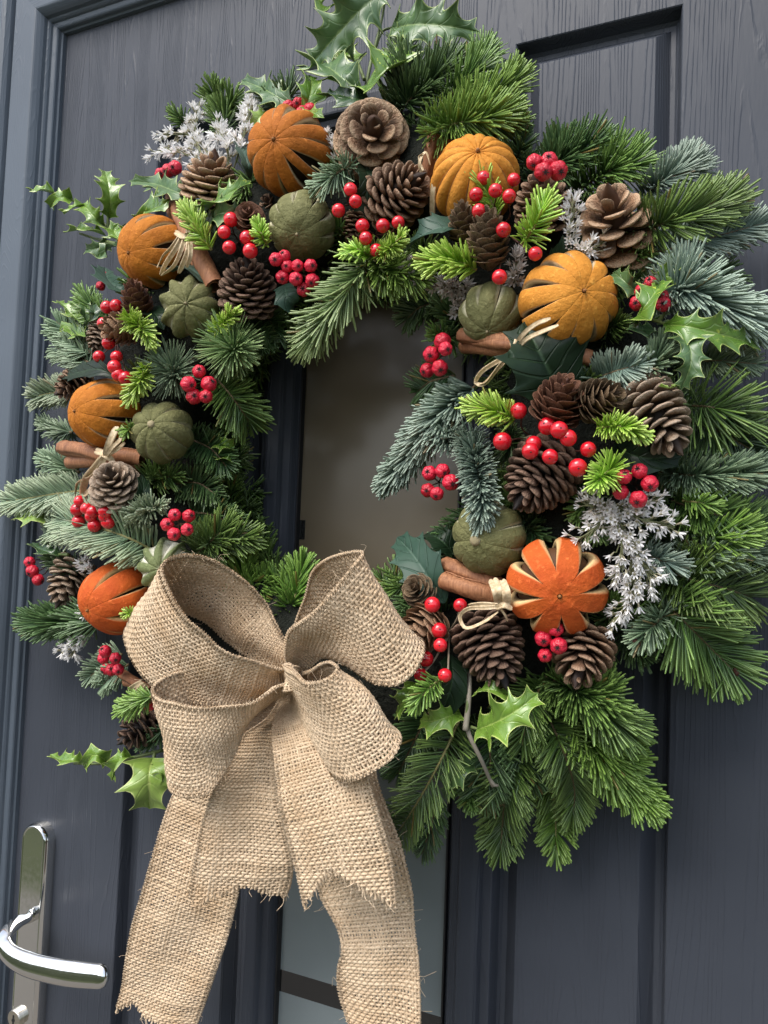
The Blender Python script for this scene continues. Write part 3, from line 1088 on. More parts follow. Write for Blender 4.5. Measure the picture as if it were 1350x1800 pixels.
def needle_verts(pos, dir0, bend, L, W, up, rnd):
    """pos (n,3), dir0 (n,3), bend (n,3) added along the length, L (n,), W scalar/array -> verts, quads, attr"""
    n = len(pos)
    qs = np.array([0, .14, .45, .82, .965, 1.0])
    prof = np.array([.45, .86, 1.0, 1.0, .86, .46])
    cen = pos[:, None] + (dir0[:, None] * qs[None, :, None] + bend[:, None] * (qs ** 2)[None, :, None]) * L[:, None, None]
    tg = nrm(dir0[:, None] + 2 * bend[:, None] * qs[None, :, None])
    wd = nrm(np.cross(tg, up[:, None]))
    nn = np.cross(wd, tg)
    hw = (np.broadcast_to(W, (n,))[:, None] * prof[None] * .5)[..., None]
    v = np.stack([cen + wd * hw, cen + nn * hw * .50, cen - wd * hw, cen - nn * hw * .38], 2)   # n, 6, 4, 3
    k = len(qs)
    one = gridq(k, 4, True)
    cap = np.array([[(k - 1) * 4, (k - 1) * 4 + 1, (k - 1) * 4 + 2, (k - 1) * 4 + 3]])
    one = np.concatenate([one, cap])
    q = (one[None] + (np.arange(n) * 4 * k)[:, None, None]).reshape(-1, 4)
    at = np.zeros((n, k, 4, 3))
    at[..., 0] = qs[None, :, None]
    at[..., 3, 1] = 1.0
    at[..., 0, 1] = at[..., 2, 1] = .38
    at[..., 2] = rnd[:, None, None]
    return v.reshape(-1, 3), q, at.reshape(-1, 3)


def needles_on(pp, L, W, n, style, up0=None, spread=1.0):
    """needles along a 3D path pp (base->tip)"""
    m = len(pp)
    u0 = nrm(CAM - pp[m // 2]) * .6 + np.array([0, -1, .25]) * .4 if up0 is None else np.asarray(up0, float)
    T, U, S = frames(pp, u0)
    t = np.clip((np.arange(n) + rng.uniform(0, 1, n)) / n, 0, 1)
    t = .03 + .97 * t
    i = np.clip((t * (m - 1)).astype(int), 0, m - 1)
    pos, T, U, S = pp[i], T[i], U[i], S[i]
    pos = pos + T * rng.normal(0, .0006, n)[:, None]
    sd = rng.choice([-1.0, 1.0], n)
    if style == 'flat':
        th = sd * np.radians(rng.normal(72, 14, n))
        lean = np.radians(np.interp(t, [0, .8, 1], [66, 52, 18]) + rng.normal(0, 6, n))
        cv = .16
    elif style == 'comb':      # upswept dense brush, both ranks turned up
        th = sd * np.radians(rng.uniform(8, 92, n))
        lean = np.radians(np.interp(t, [0, .8, 1], [62, 50, 20]) + rng.normal(0, 6, n))
        cv = .28
    elif style == 'round':
        th = np.radians(rng.uniform(-170, 170, n))
        lean = np.radians(np.interp(t, [0, .75, 1], [60, 46, 18]) + rng.normal(0, 8, n))
        cv = .10
    elif style == 'star':      # rosette seen end-on
        th = np.radians(rng.uniform(-180, 180, n))
        lean = np.radians(np.interp(t, [0, .6, 1], [95, 70, 14]) + rng.normal(0, 9, n))
        cv = .10
    else:                      # 'up': one-sided
        th = np.radians(rng.normal(0, 42, n))
        lean = np.radians(np.interp(t, [0, .8, 1], [60, 48, 20]) + rng.normal(0, 8, n))
        cv = .05
    rdir = np.cos(th)[:, None] * U + np.sin(th)[:, None] * S
    d = np.cos(lean)[:, None] * T + np.sin(lean)[:, None] * rdir
    d = nrm(d + rng.normal(0, .05, (n, 3)) + (rng.uniform(0, 1, n) < .035)[:, None] * rng.normal(0, .5, (n, 3)))
    bend = cv * (.7 * U + .5 * T) * rng.uniform(.4, 1.3, n)[:, None] * np.sin(lean)[:, None]
    LL = L * np.clip(rng.normal(.92, .13, n), .45, 1.12) * np.interp(t, [0, .15, .8, 1], [.75, 1, .95, .62])
    upv = nrm(U + .35 * T * 0 + rng.normal(0, .25, (n, 3)))
    return needle_verts(pos, d, bend, LL, W * rng.uniform(.85, 1.12, n), upv, rng.uniform(0, 1, n))


def fir(label, mat, style, L, pts, dens=1.5, W=4.0, dd=0.0, nm='fir_sprig', group='fir sprigs tucked into the wreath', bud=False, cat='fir sprig', twig=None, sides=()):
    pp = cr([PD(q[0], q[1], (q[2] if len(q) > 2 else 0) + dd) for q in pts], 40)
    b = pp[0]
    k = mpp(pp[len(pp) // 2])
    length = np.linalg.norm(np.diff(pp, axis=0), axis=1).sum() / k
    n = int(max(45, dens * .98 * max(length, 26)))
    W = W * .89
    root = thing(nm, label, cat, b, group)
    g = MB()
    g.tube(pp, np.linspace(1.0, .55, 40) * 2.6 * k, 6)
    vs = [needles_on(pp, L * k, W * k, n, style)]
    for (t0, q) in sides:       # side twigs end at pixel q
        p0 = pp[int(t0 * 39)]
        e = PD(q[0], q[1], (q[2] if len(q) > 2 else 0) + dd)
        sp = cr([p0, (p0 + e) / 2 + (pp[min(39, int(t0 * 39) + 4)] - p0) * .6, e], 24)
        ln = np.linalg.norm(e - p0) / k
        g.tube(sp, np.linspace(.8, .5, 24) * 2.2 * k, 5)
        vs.append(needles_on(sp, L * k * .92, W * k, int(max(30, dens * ln)), style))
    link('twig', g.mesh('twig', twig or M_TWIG, True, b), root)
    vv, qq, aa, off = [], [], [], 0
    for v, q, a in vs:
        vv.append(v)
        qq.append(q + off)
        aa.append(a)
        off += len(v)
    o = link('needles', mesh('needles', np.vstack(vv) - b, np.vstack(qq), None, NM[mat], np.vstack(aa)), root)
    o['kind'] = 'stuff'
    if bud:
        bg = MB()
        tip, T = pp[-1], nrm(pp[-1] - pp[-4])
        for j in range(4):
            d = nrm(T + rng.normal(0, .45, 3))
            a = np.linspace(0, 1, 7)
            bg.tube(tip + d * (a * 11 * k)[:, None], np.sin(np.pi * (a * .86 + .12)) * 4.6 * k, 7)
        link('bud', bg.mesh('bud', CM['larchred'], True, b), root)
    return root

# ================================================================== THE WREATH
base = thing('wreath_base', 'dark mossy ring under the greenery that carries the wreath', 'wreath ring', RC.tolist())
nu, nv = 120, 20
ua = np.linspace(0, 2 * np.pi, nu + 1)
va = np.linspace(0, 2 * np.pi, nv, endpoint=False)
lum = 1 + .10 * np.sin(ua * 9 + 1)[:, None] * np.cos(va * 2)[None] + rng.normal(0, .05, (nu + 1, nv))
lum[-1] = lum[0]
rr_ = .050 * lum
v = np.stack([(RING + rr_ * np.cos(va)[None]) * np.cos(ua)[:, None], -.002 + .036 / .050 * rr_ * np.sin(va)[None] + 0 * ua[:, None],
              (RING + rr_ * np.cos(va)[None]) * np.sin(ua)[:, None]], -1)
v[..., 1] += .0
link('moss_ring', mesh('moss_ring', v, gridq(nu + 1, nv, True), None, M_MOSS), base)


def filling():
    """short dark sprigs all round the ring that fill the gaps between the decorations"""
    vs, qs, at, off = [], [], [], 0
    for i in range(900):
        a = rng.uniform(0, 2 * np.pi)
        b_ = rng.uniform(.05, np.pi - .05) if i % 4 else rng.choice([rng.uniform(-.4, .4), rng.uniform(np.pi - .4, np.pi + .4)])
        rdl = np.array([math.cos(a), 0, math.sin(a)])
        nrmv = rdl * math.cos(b_) + np.array([0, -1, 0]) * math.sin(b_)
        p0 = RC * np.array([1, 0, 1]) + rdl * RING + np.array([0, -.008, 0]) + nrmv * np.array([.052, .036, .052])
        p0[1] = min(p0[1], -.008)
        tang = np.array([-math.sin(a), 0, math.cos(a)]) * rng.choice([-1, 1])
        d = nrm(nrmv * rng.uniform(.05, .4) + tang * rng.uniform(.3, 1.0) + rng.normal(0, .25, 3))
        e = p0 + d * rng.uniform(.020, .036)
        e[1] = np.clip(e[1], -.066, -.010)
        pp = cr([p0, (p0 + e) / 2 + rng.normal(0, .002, 3), e], 12)
        q_ = needles_on(pp, rng.uniform(.014, .020), .0018, int(rng.uniform(24, 38)), rng.choice(['round', 'flat', 'comb']), nrmv + rng.normal(0, .2, 3))
        vs.append(q_[0]); qs.append(q_[1] + off); at.append(q_[2]); off += len(q_[0])
    return mesh('backing_needles', np.vstack(vs) - RC, np.vstack(qs), None, NM['green'], np.vstack(at))


o = link('backing_needles', filling(), base)
o['kind'] = 'stuff'

# ---- dried fruit -------------------------------------------------------------------
GO = 'dried oranges in the wreath'
fruit('dried_orange', 'dark brown dried orange at the wreath top with rough stem end and black slits', 'dried orange', GO, 510, 268, 74, (481, 248), 'brown', 11, .40, .012, 1.0, .03, .3, (32, 134), None, 0, .04, .12)
fruit('dried_orange', 'pale amber ribbed dried orange behind the red berries and the small brown cones', 'dried orange', GO, 836, 318, 77, (840, 268), 'amber', 14, .09, .006, .98, .065, .2, (24, 140), None, 0, .05, .9)
fruit('dried_orange', 'dried orange beside the raffia tie and cinnamon at the upper left of the wreath', 'dried orange', GO, 272, 443, 63, (228, 448), 'orange', 10, .34, .012, 1.0, .02, .25, (42, 138), None, 0, .04, .14)
fruit('dried_orange', 'smooth dried orange resting above the crossed cinnamon sticks on the left side', 'dried orange', GO, 186, 728, 60, (137, 725), 'orange', 9, .28, .012, 1.06, .02, .6, (42, 138), None, 0, .04, .14)
fruit('dried_orange', 'red brown dried orange half hidden by the burlap bow with one pale edged slit', 'dried orange', GO, 209, 1051, 62, (160, 1070), 'red', 8, .30, .010, 1.08, .02, .5, (42, 138), None, 0, .04, .4)
fruit('dried_orange', 'big bright dried orange with clean narrow slits on the right side of the wreath', 'dried orange', GO, 997, 530, 84, (1027, 513), 'amber', 11, .30, .012, .97, .025, .4, (36, 134), None, 0, .04, .14)
fruit('dried_orange', 'red orange opened like an eight petal star with pale pith edges', 'dried orange', GO, 978, 1031, 87, (985, 1052), 'red', 8, .60, .014, .82, -.02, .45, (24, 146), M_CORER, .0, .04, .40)
GL = 'dried limes in the wreath'
fruit('dried_lime', 'dark green dried lime between the two oranges near the top left', 'dried lime', GL, 531, 398, 58, (521, 412), 'lime', 10, .34, .010, .95, .03, .2, (52, 122), None, 0, .05, .6)
fruit('dried_lime', 'star shaped dried lime with deep hollow grooves beside the dark closed cone', 'dried lime', GL, 336, 542, 55, (326, 533), 'lime', 9, .50, .012, .92, .12, .1, (36, 125), None, 0, .05, .9)
fruit('dried_lime', 'round ribbed dried lime with a pale stem button on the left inner edge', 'dried lime', GL, 286, 760, 54, (266, 746), 'lime', 9, .20, .014, 1.0, .07, .5, (30, 145), None, 0, .14, .75, M_SCAR)
fruit('dried_lime', 'dried lime tucked under the biggest orange above the cinnamon sticks', 'dried lime', GL, 864, 552, 57, (856, 583), 'lime', 9, .34, .010, .95, .06, .3, (40, 140), None, 0, .05, .8)
fruit('dried_lime', 'large dusty dried lime above the star cut orange with a brown stem scar', 'dried lime', GL, 860, 946, 66, (834, 950), 'lime', 9, .24, .012, .95, .04, .6, (46, 130), None, 0, .17, .75, M_SCAR)
fruit('dried_lime', 'pale green lime with white pith slices peeking over the bow beside the red brown orange', 'dried lime', GL, 294, 996, 50, (280, 1000), 'palelime', 9, .58, .006, .95, .10, .3, (20, 150), None, 0, .05, .98)

# ---- pine cones ----------------------------------------------------------------------
GC = 'pine cones in the wreath'
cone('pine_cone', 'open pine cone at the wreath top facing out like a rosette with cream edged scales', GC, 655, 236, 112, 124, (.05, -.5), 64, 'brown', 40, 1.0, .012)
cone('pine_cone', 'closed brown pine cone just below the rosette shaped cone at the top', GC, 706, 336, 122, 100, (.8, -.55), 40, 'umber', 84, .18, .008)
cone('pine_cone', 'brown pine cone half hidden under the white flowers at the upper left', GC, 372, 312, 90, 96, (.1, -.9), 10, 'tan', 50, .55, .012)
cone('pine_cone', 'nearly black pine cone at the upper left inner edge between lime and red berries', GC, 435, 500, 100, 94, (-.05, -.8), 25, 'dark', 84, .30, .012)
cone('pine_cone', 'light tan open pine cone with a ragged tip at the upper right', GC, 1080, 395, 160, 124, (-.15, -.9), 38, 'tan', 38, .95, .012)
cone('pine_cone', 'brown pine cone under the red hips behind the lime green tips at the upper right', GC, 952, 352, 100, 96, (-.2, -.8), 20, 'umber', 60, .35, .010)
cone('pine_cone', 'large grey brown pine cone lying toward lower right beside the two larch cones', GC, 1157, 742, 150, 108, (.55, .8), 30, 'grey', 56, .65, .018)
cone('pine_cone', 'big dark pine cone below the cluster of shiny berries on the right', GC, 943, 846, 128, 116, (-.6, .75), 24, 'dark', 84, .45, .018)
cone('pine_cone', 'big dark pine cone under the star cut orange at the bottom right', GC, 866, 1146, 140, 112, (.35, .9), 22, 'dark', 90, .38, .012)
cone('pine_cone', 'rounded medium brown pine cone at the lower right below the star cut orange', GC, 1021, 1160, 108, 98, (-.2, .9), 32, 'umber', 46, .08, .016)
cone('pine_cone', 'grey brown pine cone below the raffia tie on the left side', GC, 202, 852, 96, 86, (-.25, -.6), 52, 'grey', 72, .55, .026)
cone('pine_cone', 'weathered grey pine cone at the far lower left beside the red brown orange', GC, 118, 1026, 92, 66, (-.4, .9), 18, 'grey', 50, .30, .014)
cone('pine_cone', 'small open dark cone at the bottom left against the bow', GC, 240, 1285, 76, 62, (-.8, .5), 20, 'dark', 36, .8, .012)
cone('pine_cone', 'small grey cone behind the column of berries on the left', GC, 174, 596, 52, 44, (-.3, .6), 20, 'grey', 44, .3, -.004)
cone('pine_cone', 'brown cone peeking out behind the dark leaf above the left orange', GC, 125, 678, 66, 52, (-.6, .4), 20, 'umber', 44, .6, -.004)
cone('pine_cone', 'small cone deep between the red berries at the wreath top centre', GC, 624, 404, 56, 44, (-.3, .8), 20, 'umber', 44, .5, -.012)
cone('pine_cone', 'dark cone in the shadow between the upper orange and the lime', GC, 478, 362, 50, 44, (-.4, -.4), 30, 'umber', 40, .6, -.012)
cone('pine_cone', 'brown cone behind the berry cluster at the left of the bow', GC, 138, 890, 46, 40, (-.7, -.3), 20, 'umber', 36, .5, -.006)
GS = 'small larch cones in the wreath'
cone('larch_cone', 'light brown larch cone standing upright in front of the amber orange', GS, 857, 422, 86, 60, (.0, -1), 12, 'larchbrown', 50, .05, .032, True)
cone('larch_cone', 'darker larch cone close behind the light brown upright one', GS, 815, 396, 64, 44, (-.15, -1), 14, 'larchbrown', 42, .1, .024, True)
cone('larch_cone', 'reddish larch cone above the shiny berries on the right', GS, 982, 708, 84, 72, (.35, -.9), 28, 'larchred', 48, .30, .030, True)
cone('larch_cone', 'brown larch cone lying sideways between the reddish one and the grey pine cone', GS, 1052, 703, 76, 60, (.8, -.25), 34, 'larchbrown', 46, .40, .026, True)
cone('larch_cone', 'little brown rosette larch cone beside the cinnamon ends near the bow', GS, 736, 1037, 50, 48, (-.3, -.2), 58, 'larchbrown', 36, .5, .022, True)
cone('larch_cone', 'pale tan larch cone touching the right loop of the bow', GS, 744, 1104, 74, 64, (-.7, .6), 26, 'larchtan', 42, .30, .022, True)
cone('larch_cone', 'tiny reddish larch rosette above the upper berries on the left', GS, 438, 382, 44, 42, (-.1, -.4), 58, 'larchred', 30, .6, .024, True)
cone('larch_cone', 'reddish larch cone beside the star shaped lime', GS, 240, 530, 62, 42, (-.2, -.9), 16, 'larchred', 40, .15, .022, True)
cone('larch_cone', 'pale tan larch cone behind the left column of berries', GS, 212, 577, 58, 48, (-.9, .15), 20, 'larchtan', 38, .25, .024, True)

# ---- cinnamon ------------------------------------------------------------------------
GB = 'cinnamon bundles tied with raffia'
def bundle(label, at, sticks, strands):
    b = PD(*at)
    root = thing('cinnamon_bundle', label, 'cinnamon bundle', b, GB)
    for s in sticks:
        quill(root, b, *s)
    for s in strands:
        strand(root, b, *s)
    return root
bundle('thick cinnamon stick standing upright between the top pine cone and the amber orange', (766, 270, 0),
       [([(748, 330, -.01), (757, 285, .0), (768, 238, .008)], 15, 1.0), ([(768, 330, -.014), (778, 285, -.004), (786, 245, .004)], 15, 3.0)],
       [([(742, 310, .016), (738, 285, .022), (748, 268, .022), (756, 290, .020)], 6, 1.5), ([(760, 380, .01), (762, 330, .022), (772, 296, .022), (768, 283, .02)], 10, .8), ([(744, 300, .02), (736, 276, .022), (744, 270, .024)], 4, 2)])
bundle('long cinnamon stick with a fan of raffia beside the upper left orange', (345, 440, 0),
       [([(306, 345, -.006), (322, 390, .006), (346, 440, .012), (378, 503, .014)], 15, .4), ([(300, 360, -.012), (322, 410, .0), (352, 470, .006), (366, 500, .006)], 13, 2.2)],
       [([(322, 412, .03), (312, 432, .034), (292, 462, .034), (282, 482, .03)], 9, .8), ([(326, 414, .032), (318, 440, .036), (306, 466, .036), (284, 484, .032)], 8, 1.2),
        ([(332, 416, .032), (330, 440, .036), (322, 462, .034), (314, 480, .03)], 9, .5), ([(320, 410, .03), (302, 434, .034), (286, 450, .032), (276, 470, .03)], 7, 1.6),
        ([(330, 405, .03), (334, 425, .034), (334, 450, .034), (328, 470, .03)], 8, .6), ([(308, 408, .028), (324, 416, .036), (340, 410, .028)], 10, .5)])
bundle('two crossed cinnamon sticks tied with raffia under the left orange', (180, 800, 0),
       [([(112, 788, .008), (150, 793, .016), (200, 806, .010), (250, 818, -.004)], 14, .6), ([(124, 812, .004), (170, 808, .010), (210, 800, .012), (250, 806, .004)], 13, 2.8)],
       [([(168, 792, .028), (186, 800, .034), (200, 812, .026)], 12, .4), ([(186, 802, .034), (192, 780, .036), (200, 762, .034), (206, 750, .030)], 13, .7), ([(186, 802, .034), (198, 786, .034), (212, 772, .032), (216, 752, .026)], 8, 1.0),
        ([(184, 802, .034), (168, 822, .034), (150, 844, .030), (146, 868, .026), (160, 862, .024)], 15, .8), ([(186, 804, .032), (164, 836, .032), (136, 850, .028), (132, 872, .022)], 9, 1.4), ([(188, 800, .03), (206, 790, .03), (220, 778, .026)], 7, .6)])
bundle('cinnamon sticks with a looped raffia bow under the biggest orange', (925, 605, 0),
       [([(812, 590, .012), (880, 598, .018), (960, 612, .016), (1038, 630, .006)], 14, .2), ([(816, 608, .006), (870, 612, .012), (930, 618, .010)], 14, 2.4), ([(834, 600, .016), (890, 606, .022), (940, 612, .014)], 9, 4.0)],
       [([(908, 612, .03), (886, 628, .036), (848, 652, .036), (836, 672, .034), (850, 676, .034), (876, 648, .036), (902, 622, .036)], 8, .8), ([(906, 614, .032), (880, 640, .038), (856, 670, .036), (842, 676, .034)], 7, 1.6),
        ([(906, 612, .034), (918, 590, .038), (942, 570, .040), (968, 560, .040)], 9, .6), ([(908, 614, .034), (926, 596, .04), (956, 582, .042), (982, 572, .042)], 9, .9), ([(912, 588, .03), (908, 606, .038), (896, 626, .032)], 13, .3), ([(900, 600, .034), (906, 614, .038), (920, 622, .034)], 10, .5)])
bundle('three cinnamon quills with open curled ends tied beside the star cut orange', (835, 1025, 0),
       [([(782, 996, .010), (820, 1010, .012), (870, 1030, .006), (905, 1044, 0)], 18, 1.0), ([(780, 1020, .018), (822, 1034, .020), (870, 1048, .012), (900, 1058, .006)], 17, 2.6), ([(778, 1012, .002), (830, 1020, .002), (880, 1032, 0)], 15, 4.4)],
       [([(866, 1018, .028), (874, 1040, .036), (878, 1062, .028)], 18, .2), ([(882, 1020, .028), (890, 1042, .034), (890, 1066, .028)], 15, .3), ([(884, 1066, .034), (856, 1068, .036), (822, 1070, .034), (808, 1084, .032), (818, 1104, .032), (850, 1094, .034), (876, 1076, .034)], 7, 1.0),
        ([(886, 1066, .034), (850, 1062, .036), (824, 1064, .034)], 9, .7), ([(872, 1068, .036), (886, 1064, .040), (900, 1070, .036)], 11, .6), ([(880, 1070, .036), (888, 1082, .034), (892, 1092, .03)], 4, 1)])
bundle('short cinnamon ends with a pale raffia fan at the left edge of the bow', (236, 1200, 0),
       [([(214, 1184, .006), (236, 1198, .006), (262, 1214, -.002)], 9, .6), ([(222, 1198, .004), (240, 1204, .002), (262, 1212, -.004)], 9, 2.4)],
       [([(256, 1202, .012), (246, 1212, .016), (234, 1226, .014)], 14, .2), ([(250, 1198, .012), (238, 1204, .016), (226, 1212, .014)], 8, .5), ([(258, 1204, .012), (252, 1216, .016), (246, 1230, .014)], 9, .4)])

# ---- red berries -----------------------------------------------------------------------
GR = 'sprigs of shiny red berries'
GH = 'clusters of ribbed red hips'
berries('berry_sprig', 'five shiny red berries beside the little larch rosette at the upper left', GR, [(406, 386), (394, 408, .006), (403, 435), (434, 418), (440, 441), ], (420, 425))
berries('berry_sprig', 'three shiny red berries left of the closed cone at the wreath top', GR, [(616, 333), (625, 354, .005), (595, 370)], (614, 360, -.01))
berries('berry_sprig', 'five dark shiny berries in the shade above the hanging fir tip', GR, [(637, 397), (643, 419, .005), (661, 440), (673, 397), (700, 391)], (660, 412))
berries('berry_sprig', 'nine shiny berries on brown stems in front of the amber orange', GR, [(850, 313), (837, 342), (871, 335, .006), (895, 345, .004), (903, 316, -.002), (842, 371, .004), (885, 404, .004), (941, 446), (878, 487)], (872, 400, .0), dd=.038)
berries('berry_sprig', 'ten large shiny berries over the dark cone on the right', GR, [(912, 722), (883, 776), (962, 749), (983, 756, .008), (999, 770, .004), (938, 780), (932, 793, .008), (967, 803, .006), (1034, 790), (1016, 822)], (968, 782, -.004), 15.5, dd=.036)
berries('berry_sprig', 'loose shiny berries on pale wire stems beside the right loop of the bow', GR, [(760, 1063), (809, 1064), (772, 1108), (774, 1134, .003), (782, 1187), (740, 1187), (748, 1158, -.006)], (790, 1110, -.004), 13.5, dd=.030, wire=M_WIREP)
berries('berry_sprig', 'column of nine shiny berries down the left side above the dark leaf', GR, [(188, 540), (204, 537, .005), (182, 569), (191, 603), (174, 627, .004), (205, 627), (201, 645, .007), (208, 659), (221, 665)], (205, 600), 12, dd=.032)
berries('berry_sprig', 'low cluster of shiny berries below the grey brown cone on the left', GR, [(140, 881), (136, 896), (152, 894, .006), (164, 900, .004), (185, 899), (138, 917), (160, 908, .005), (185, 908), (166, 924), (190, 918)], (165, 905), 11.5, dd=.030)
berries('berry_sprig', 'single shiny berry between the bow and the small dark cone', GR, [(263, 1238)], (275, 1225), 12, dd=.02)
berries('hip_cluster', 'ring of five ribbed hips on the left inner edge of the wreath', GH, [(350, 653), (331, 675, .003), (341, 697), (362, 697), (367, 675)], (352, 678), 13.5, True, dd=.034, cat='berry cluster')
berries('hip_cluster', 'five ribbed hips just above the left loop of the bow', GH, [(307, 905), (332, 907), (294, 922), (329, 931, .004), (306, 939)], (315, 920), 12.5, True, dd=.034, cat='berry cluster')
berries('hip_cluster', 'five ribbed hips between the two blue grey fir tips', GH, [(755, 832), (778, 828), (752, 862, .004), (768, 868, .006), (792, 848)], (772, 848), 14, True, dd=.034, cat='berry cluster')
berries('hip_cluster', 'five ribbed hips on the right inner edge left of the cinnamon ends', GH, [(778, 600), (783, 613, .008), (758, 623), (751, 651), (773, 647, .005)], (772, 628), 14.5, True, dd=.030, cat='berry cluster')
berries('hip_cluster', 'four bright ribbed hips on the pine cone at the upper right', GH, [(939, 285), (965, 283), (955, 302, .004), (981, 300)], (958, 300), 16, True, dd=.040, cat='berry cluster')
berries('hip_cluster', 'nine ribbed hips hanging below the upper lime', GH, [(500, 450), (485, 456), (523, 467), (546, 467), (497, 487), (520, 490), (549, 493), (534, 509), (505, 468)], (518, 478), 12.5, True, dd=.030, cat='berry cluster')
berries('hip_cluster', 'pink red hips behind the yellow specked holly leaf on the right', GH, [(1143, 497), (1128, 512), (1163, 522), (1120, 533), (1166, 535)], (1144, 518), 13, True, dd=.022, cat='berry cluster')
berries('hip_cluster', 'five dark red hips beside the white flowers on the right', GH, [(1097, 838), (1124, 828), (1142, 850), (1091, 865), (1122, 878)], (1116, 852), 15, True, dd=.030, cat='berry cluster')
berries('hip_cluster', 'small dark hips between the two lowest cones at the bottom right', GH, [(955, 1122), (982, 1135), (958, 1152), (977, 1105)], (968, 1130), 14.5, True, dd=.024, cat='berry cluster')
berries('hip_cluster', 'three hips sticking out at the far left edge above the grey cone', GH, [(52, 988), (57, 1004), (67, 1019)], (90, 990), 11, True, dd=.022, cat='berry cluster')
berries('hip_cluster', 'six small hips below the red brown orange at the left of the bow', GH, [(185, 1145), (203, 1157), (182, 1157), (187, 1176), (197, 1177), (208, 1177)], (205, 1160), 11, True, dd=.022, cat='berry cluster')
berries('hip_cluster', 'pink red hips peeking out above the top left orange', GH, [(507, 188), (524, 182), (545, 193), (532, 198)], (526, 200), 12, True, dd=.012, cat='berry cluster')
berries('hip_cluster', 'three red hips below the white flowers at the upper left', GH, [(308, 295), (296, 300), (283, 306)], (310, 310), 12, True, dd=.020, cat='berry cluster')
berries('hip_cluster', 'two tiny hips at the left edge below the upper left orange', GH, [(182, 485), (177, 503)], (196, 495), 8, True, dd=.016, cat='berry cluster')

# ---- holly and fabric leaves -------------------------------------------------------------
GHL = 'holly sprigs in the wreath'
holly('holly_sprig', 'large glossy holly sprig standing up at the very top of the wreath', GHL, [[(640, 170, -.01), (652, 110, .012), (672, 30, .03), (680, -25, .036)], [(655, 100, .012), (672, 55, .024), (690, 48, .026)], [(640, 140, .004), (628, 105, .014)]],
      [([(676, -22, .036), (632, 18, .046), (585, 68, .044), (546, 112, .034)], 118, 'holly', 6, -14, .22, .35), ([(688, 48, .028), (735, 42, .042), (790, 46, .044), (842, 56, .034)], 98, 'holly', 6, 18, .25, .42),
       ([(628, 108, .010), (604, 96, .02), (584, 78, .018)], 70, 'bright', 4, 20, .3, .4), ([(574, 20, .01), (566, 4, .024), (560, -14, .024), (566, -30, .02)], 50, 'bright', 4, 20, .4, .4), ([(650, 176, .0), (622, 172, .016), (590, 166, .016), (566, 172, .01)], 76, 'dark', 4, 10, .35, .4), ([(636, 164, .004), (604, 138, .026), (572, 116, .03), (540, 122, .02)], 104, 'holly', 5, 10, .4, .42), ([(640, 160, .006), (664, 134, .028), (694, 108, .032), (720, 88, .026)], 104, 'spotted', 5, -22, .4, .35),
       ([(600, 150, .0), (590, 118, .006), (585, 60, .004)], 60, 'bright', 4, -20, .3, .35)])
holly('holly_sprig', 'pale glossy holly leaves above the top left orange', GHL, [[(530, 215, 0), (510, 180, .01)]],
      [([(518, 188, .006), (482, 166, .026), (450, 150, .03), (424, 140, .022)], 62, 'holly', 5, -20, .25, .45), ([(528, 195, .006), (542, 176, .022), (548, 150, .026), (544, 132, .02)], 54, 'spotted', 4, 20, .35, .4), ([(540, 190, .012), (554, 200, .024), (570, 207, .022)], 40, 'bright', 3, 0, .3, .4), ([(470, 200, .004), (456, 206, .014), (446, 226, .01)], 44, 'pale', 3, 0, .3, .3)])
holly('holly_sprig', 'curly bright green holly sprig reaching out at the upper left', GHL, [[(228, 446, -.01), (196, 408, .012), (150, 364, .016), (92, 338, .014), (66, 332, .012)], [(210, 430, 0), (170, 420, .01), (140, 410, .012)], [(190, 404, .012), (190, 370, .016)]],
      [([(96, 338, .014), (76, 334, .022), (54, 336, .018)], 34, 'bright', 3, 20, .5, .6), ([(128, 352, .014), (112, 346, .024), (96, 352, .02), (88, 366, .016)], 36, 'bright', 3, -20, .5, .6), ([(150, 364, .016), (130, 364, .026), (112, 376, .02)], 34, 'bright', 3, 30, .5, .6),
       ([(192, 384, .014), (194, 352, .026), (190, 322, .026), (184, 300, .018)], 50, 'bright', 5, 10, .3, .4), ([(182, 396, .012), (168, 384, .026), (152, 366, .026), (146, 358, .02)], 40, 'bright', 4, -26, .45, .5), ([(186, 414, .01), (164, 406, .022), (138, 404, .02), (112, 408, .016)], 34, 'bright', 4, 30, .5, .6),
       ([(196, 426, .008), (172, 436, .018), (150, 440, .016)], 34, 'holly', 3, -30, .5, .5), ([(206, 432, .01), (190, 436, .02), (176, 452, .018), (164, 446, .014)], 34, 'holly', 3, 10, .5, .5), ([(214, 424, .01), (200, 404, .024), (208, 392, .022)], 50, 'bright', 4, 0, .35, .4), ([(222, 430, .01), (232, 404, .022), (236, 396, .02)], 46, 'bright', 4, 0, .35, .4)])
holly('holly_sprig', 'glossy holly leaves with yellow specks around the cone at the upper left', GHL, [[(350, 400, 0), (340, 370, .012), (322, 340, .016)]],
      [([(346, 352, .012), (308, 336, .030), (268, 322, .030), (226, 318, .020)], 58, 'holly', 5, -25, .35, .45), ([(252, 398, .004), (262, 372, .018), (288, 358, .024), (298, 350, .02)], 62, 'spotted', 4, 20, .35, .35), ([(358, 372, .016), (382, 352, .036), (412, 334, .038), (442, 318, .028)], 62, 'spotted', 5, -16, .45, .42),
       ([(364, 392, .014), (384, 376, .030), (412, 372, .03), (428, 362, .022)], 60, 'holly', 4, 26, .35, .3), ([(348, 378, .01), (368, 392, .028), (378, 412, .024)], 50, 'dark', 4, 10, .35, .3)])
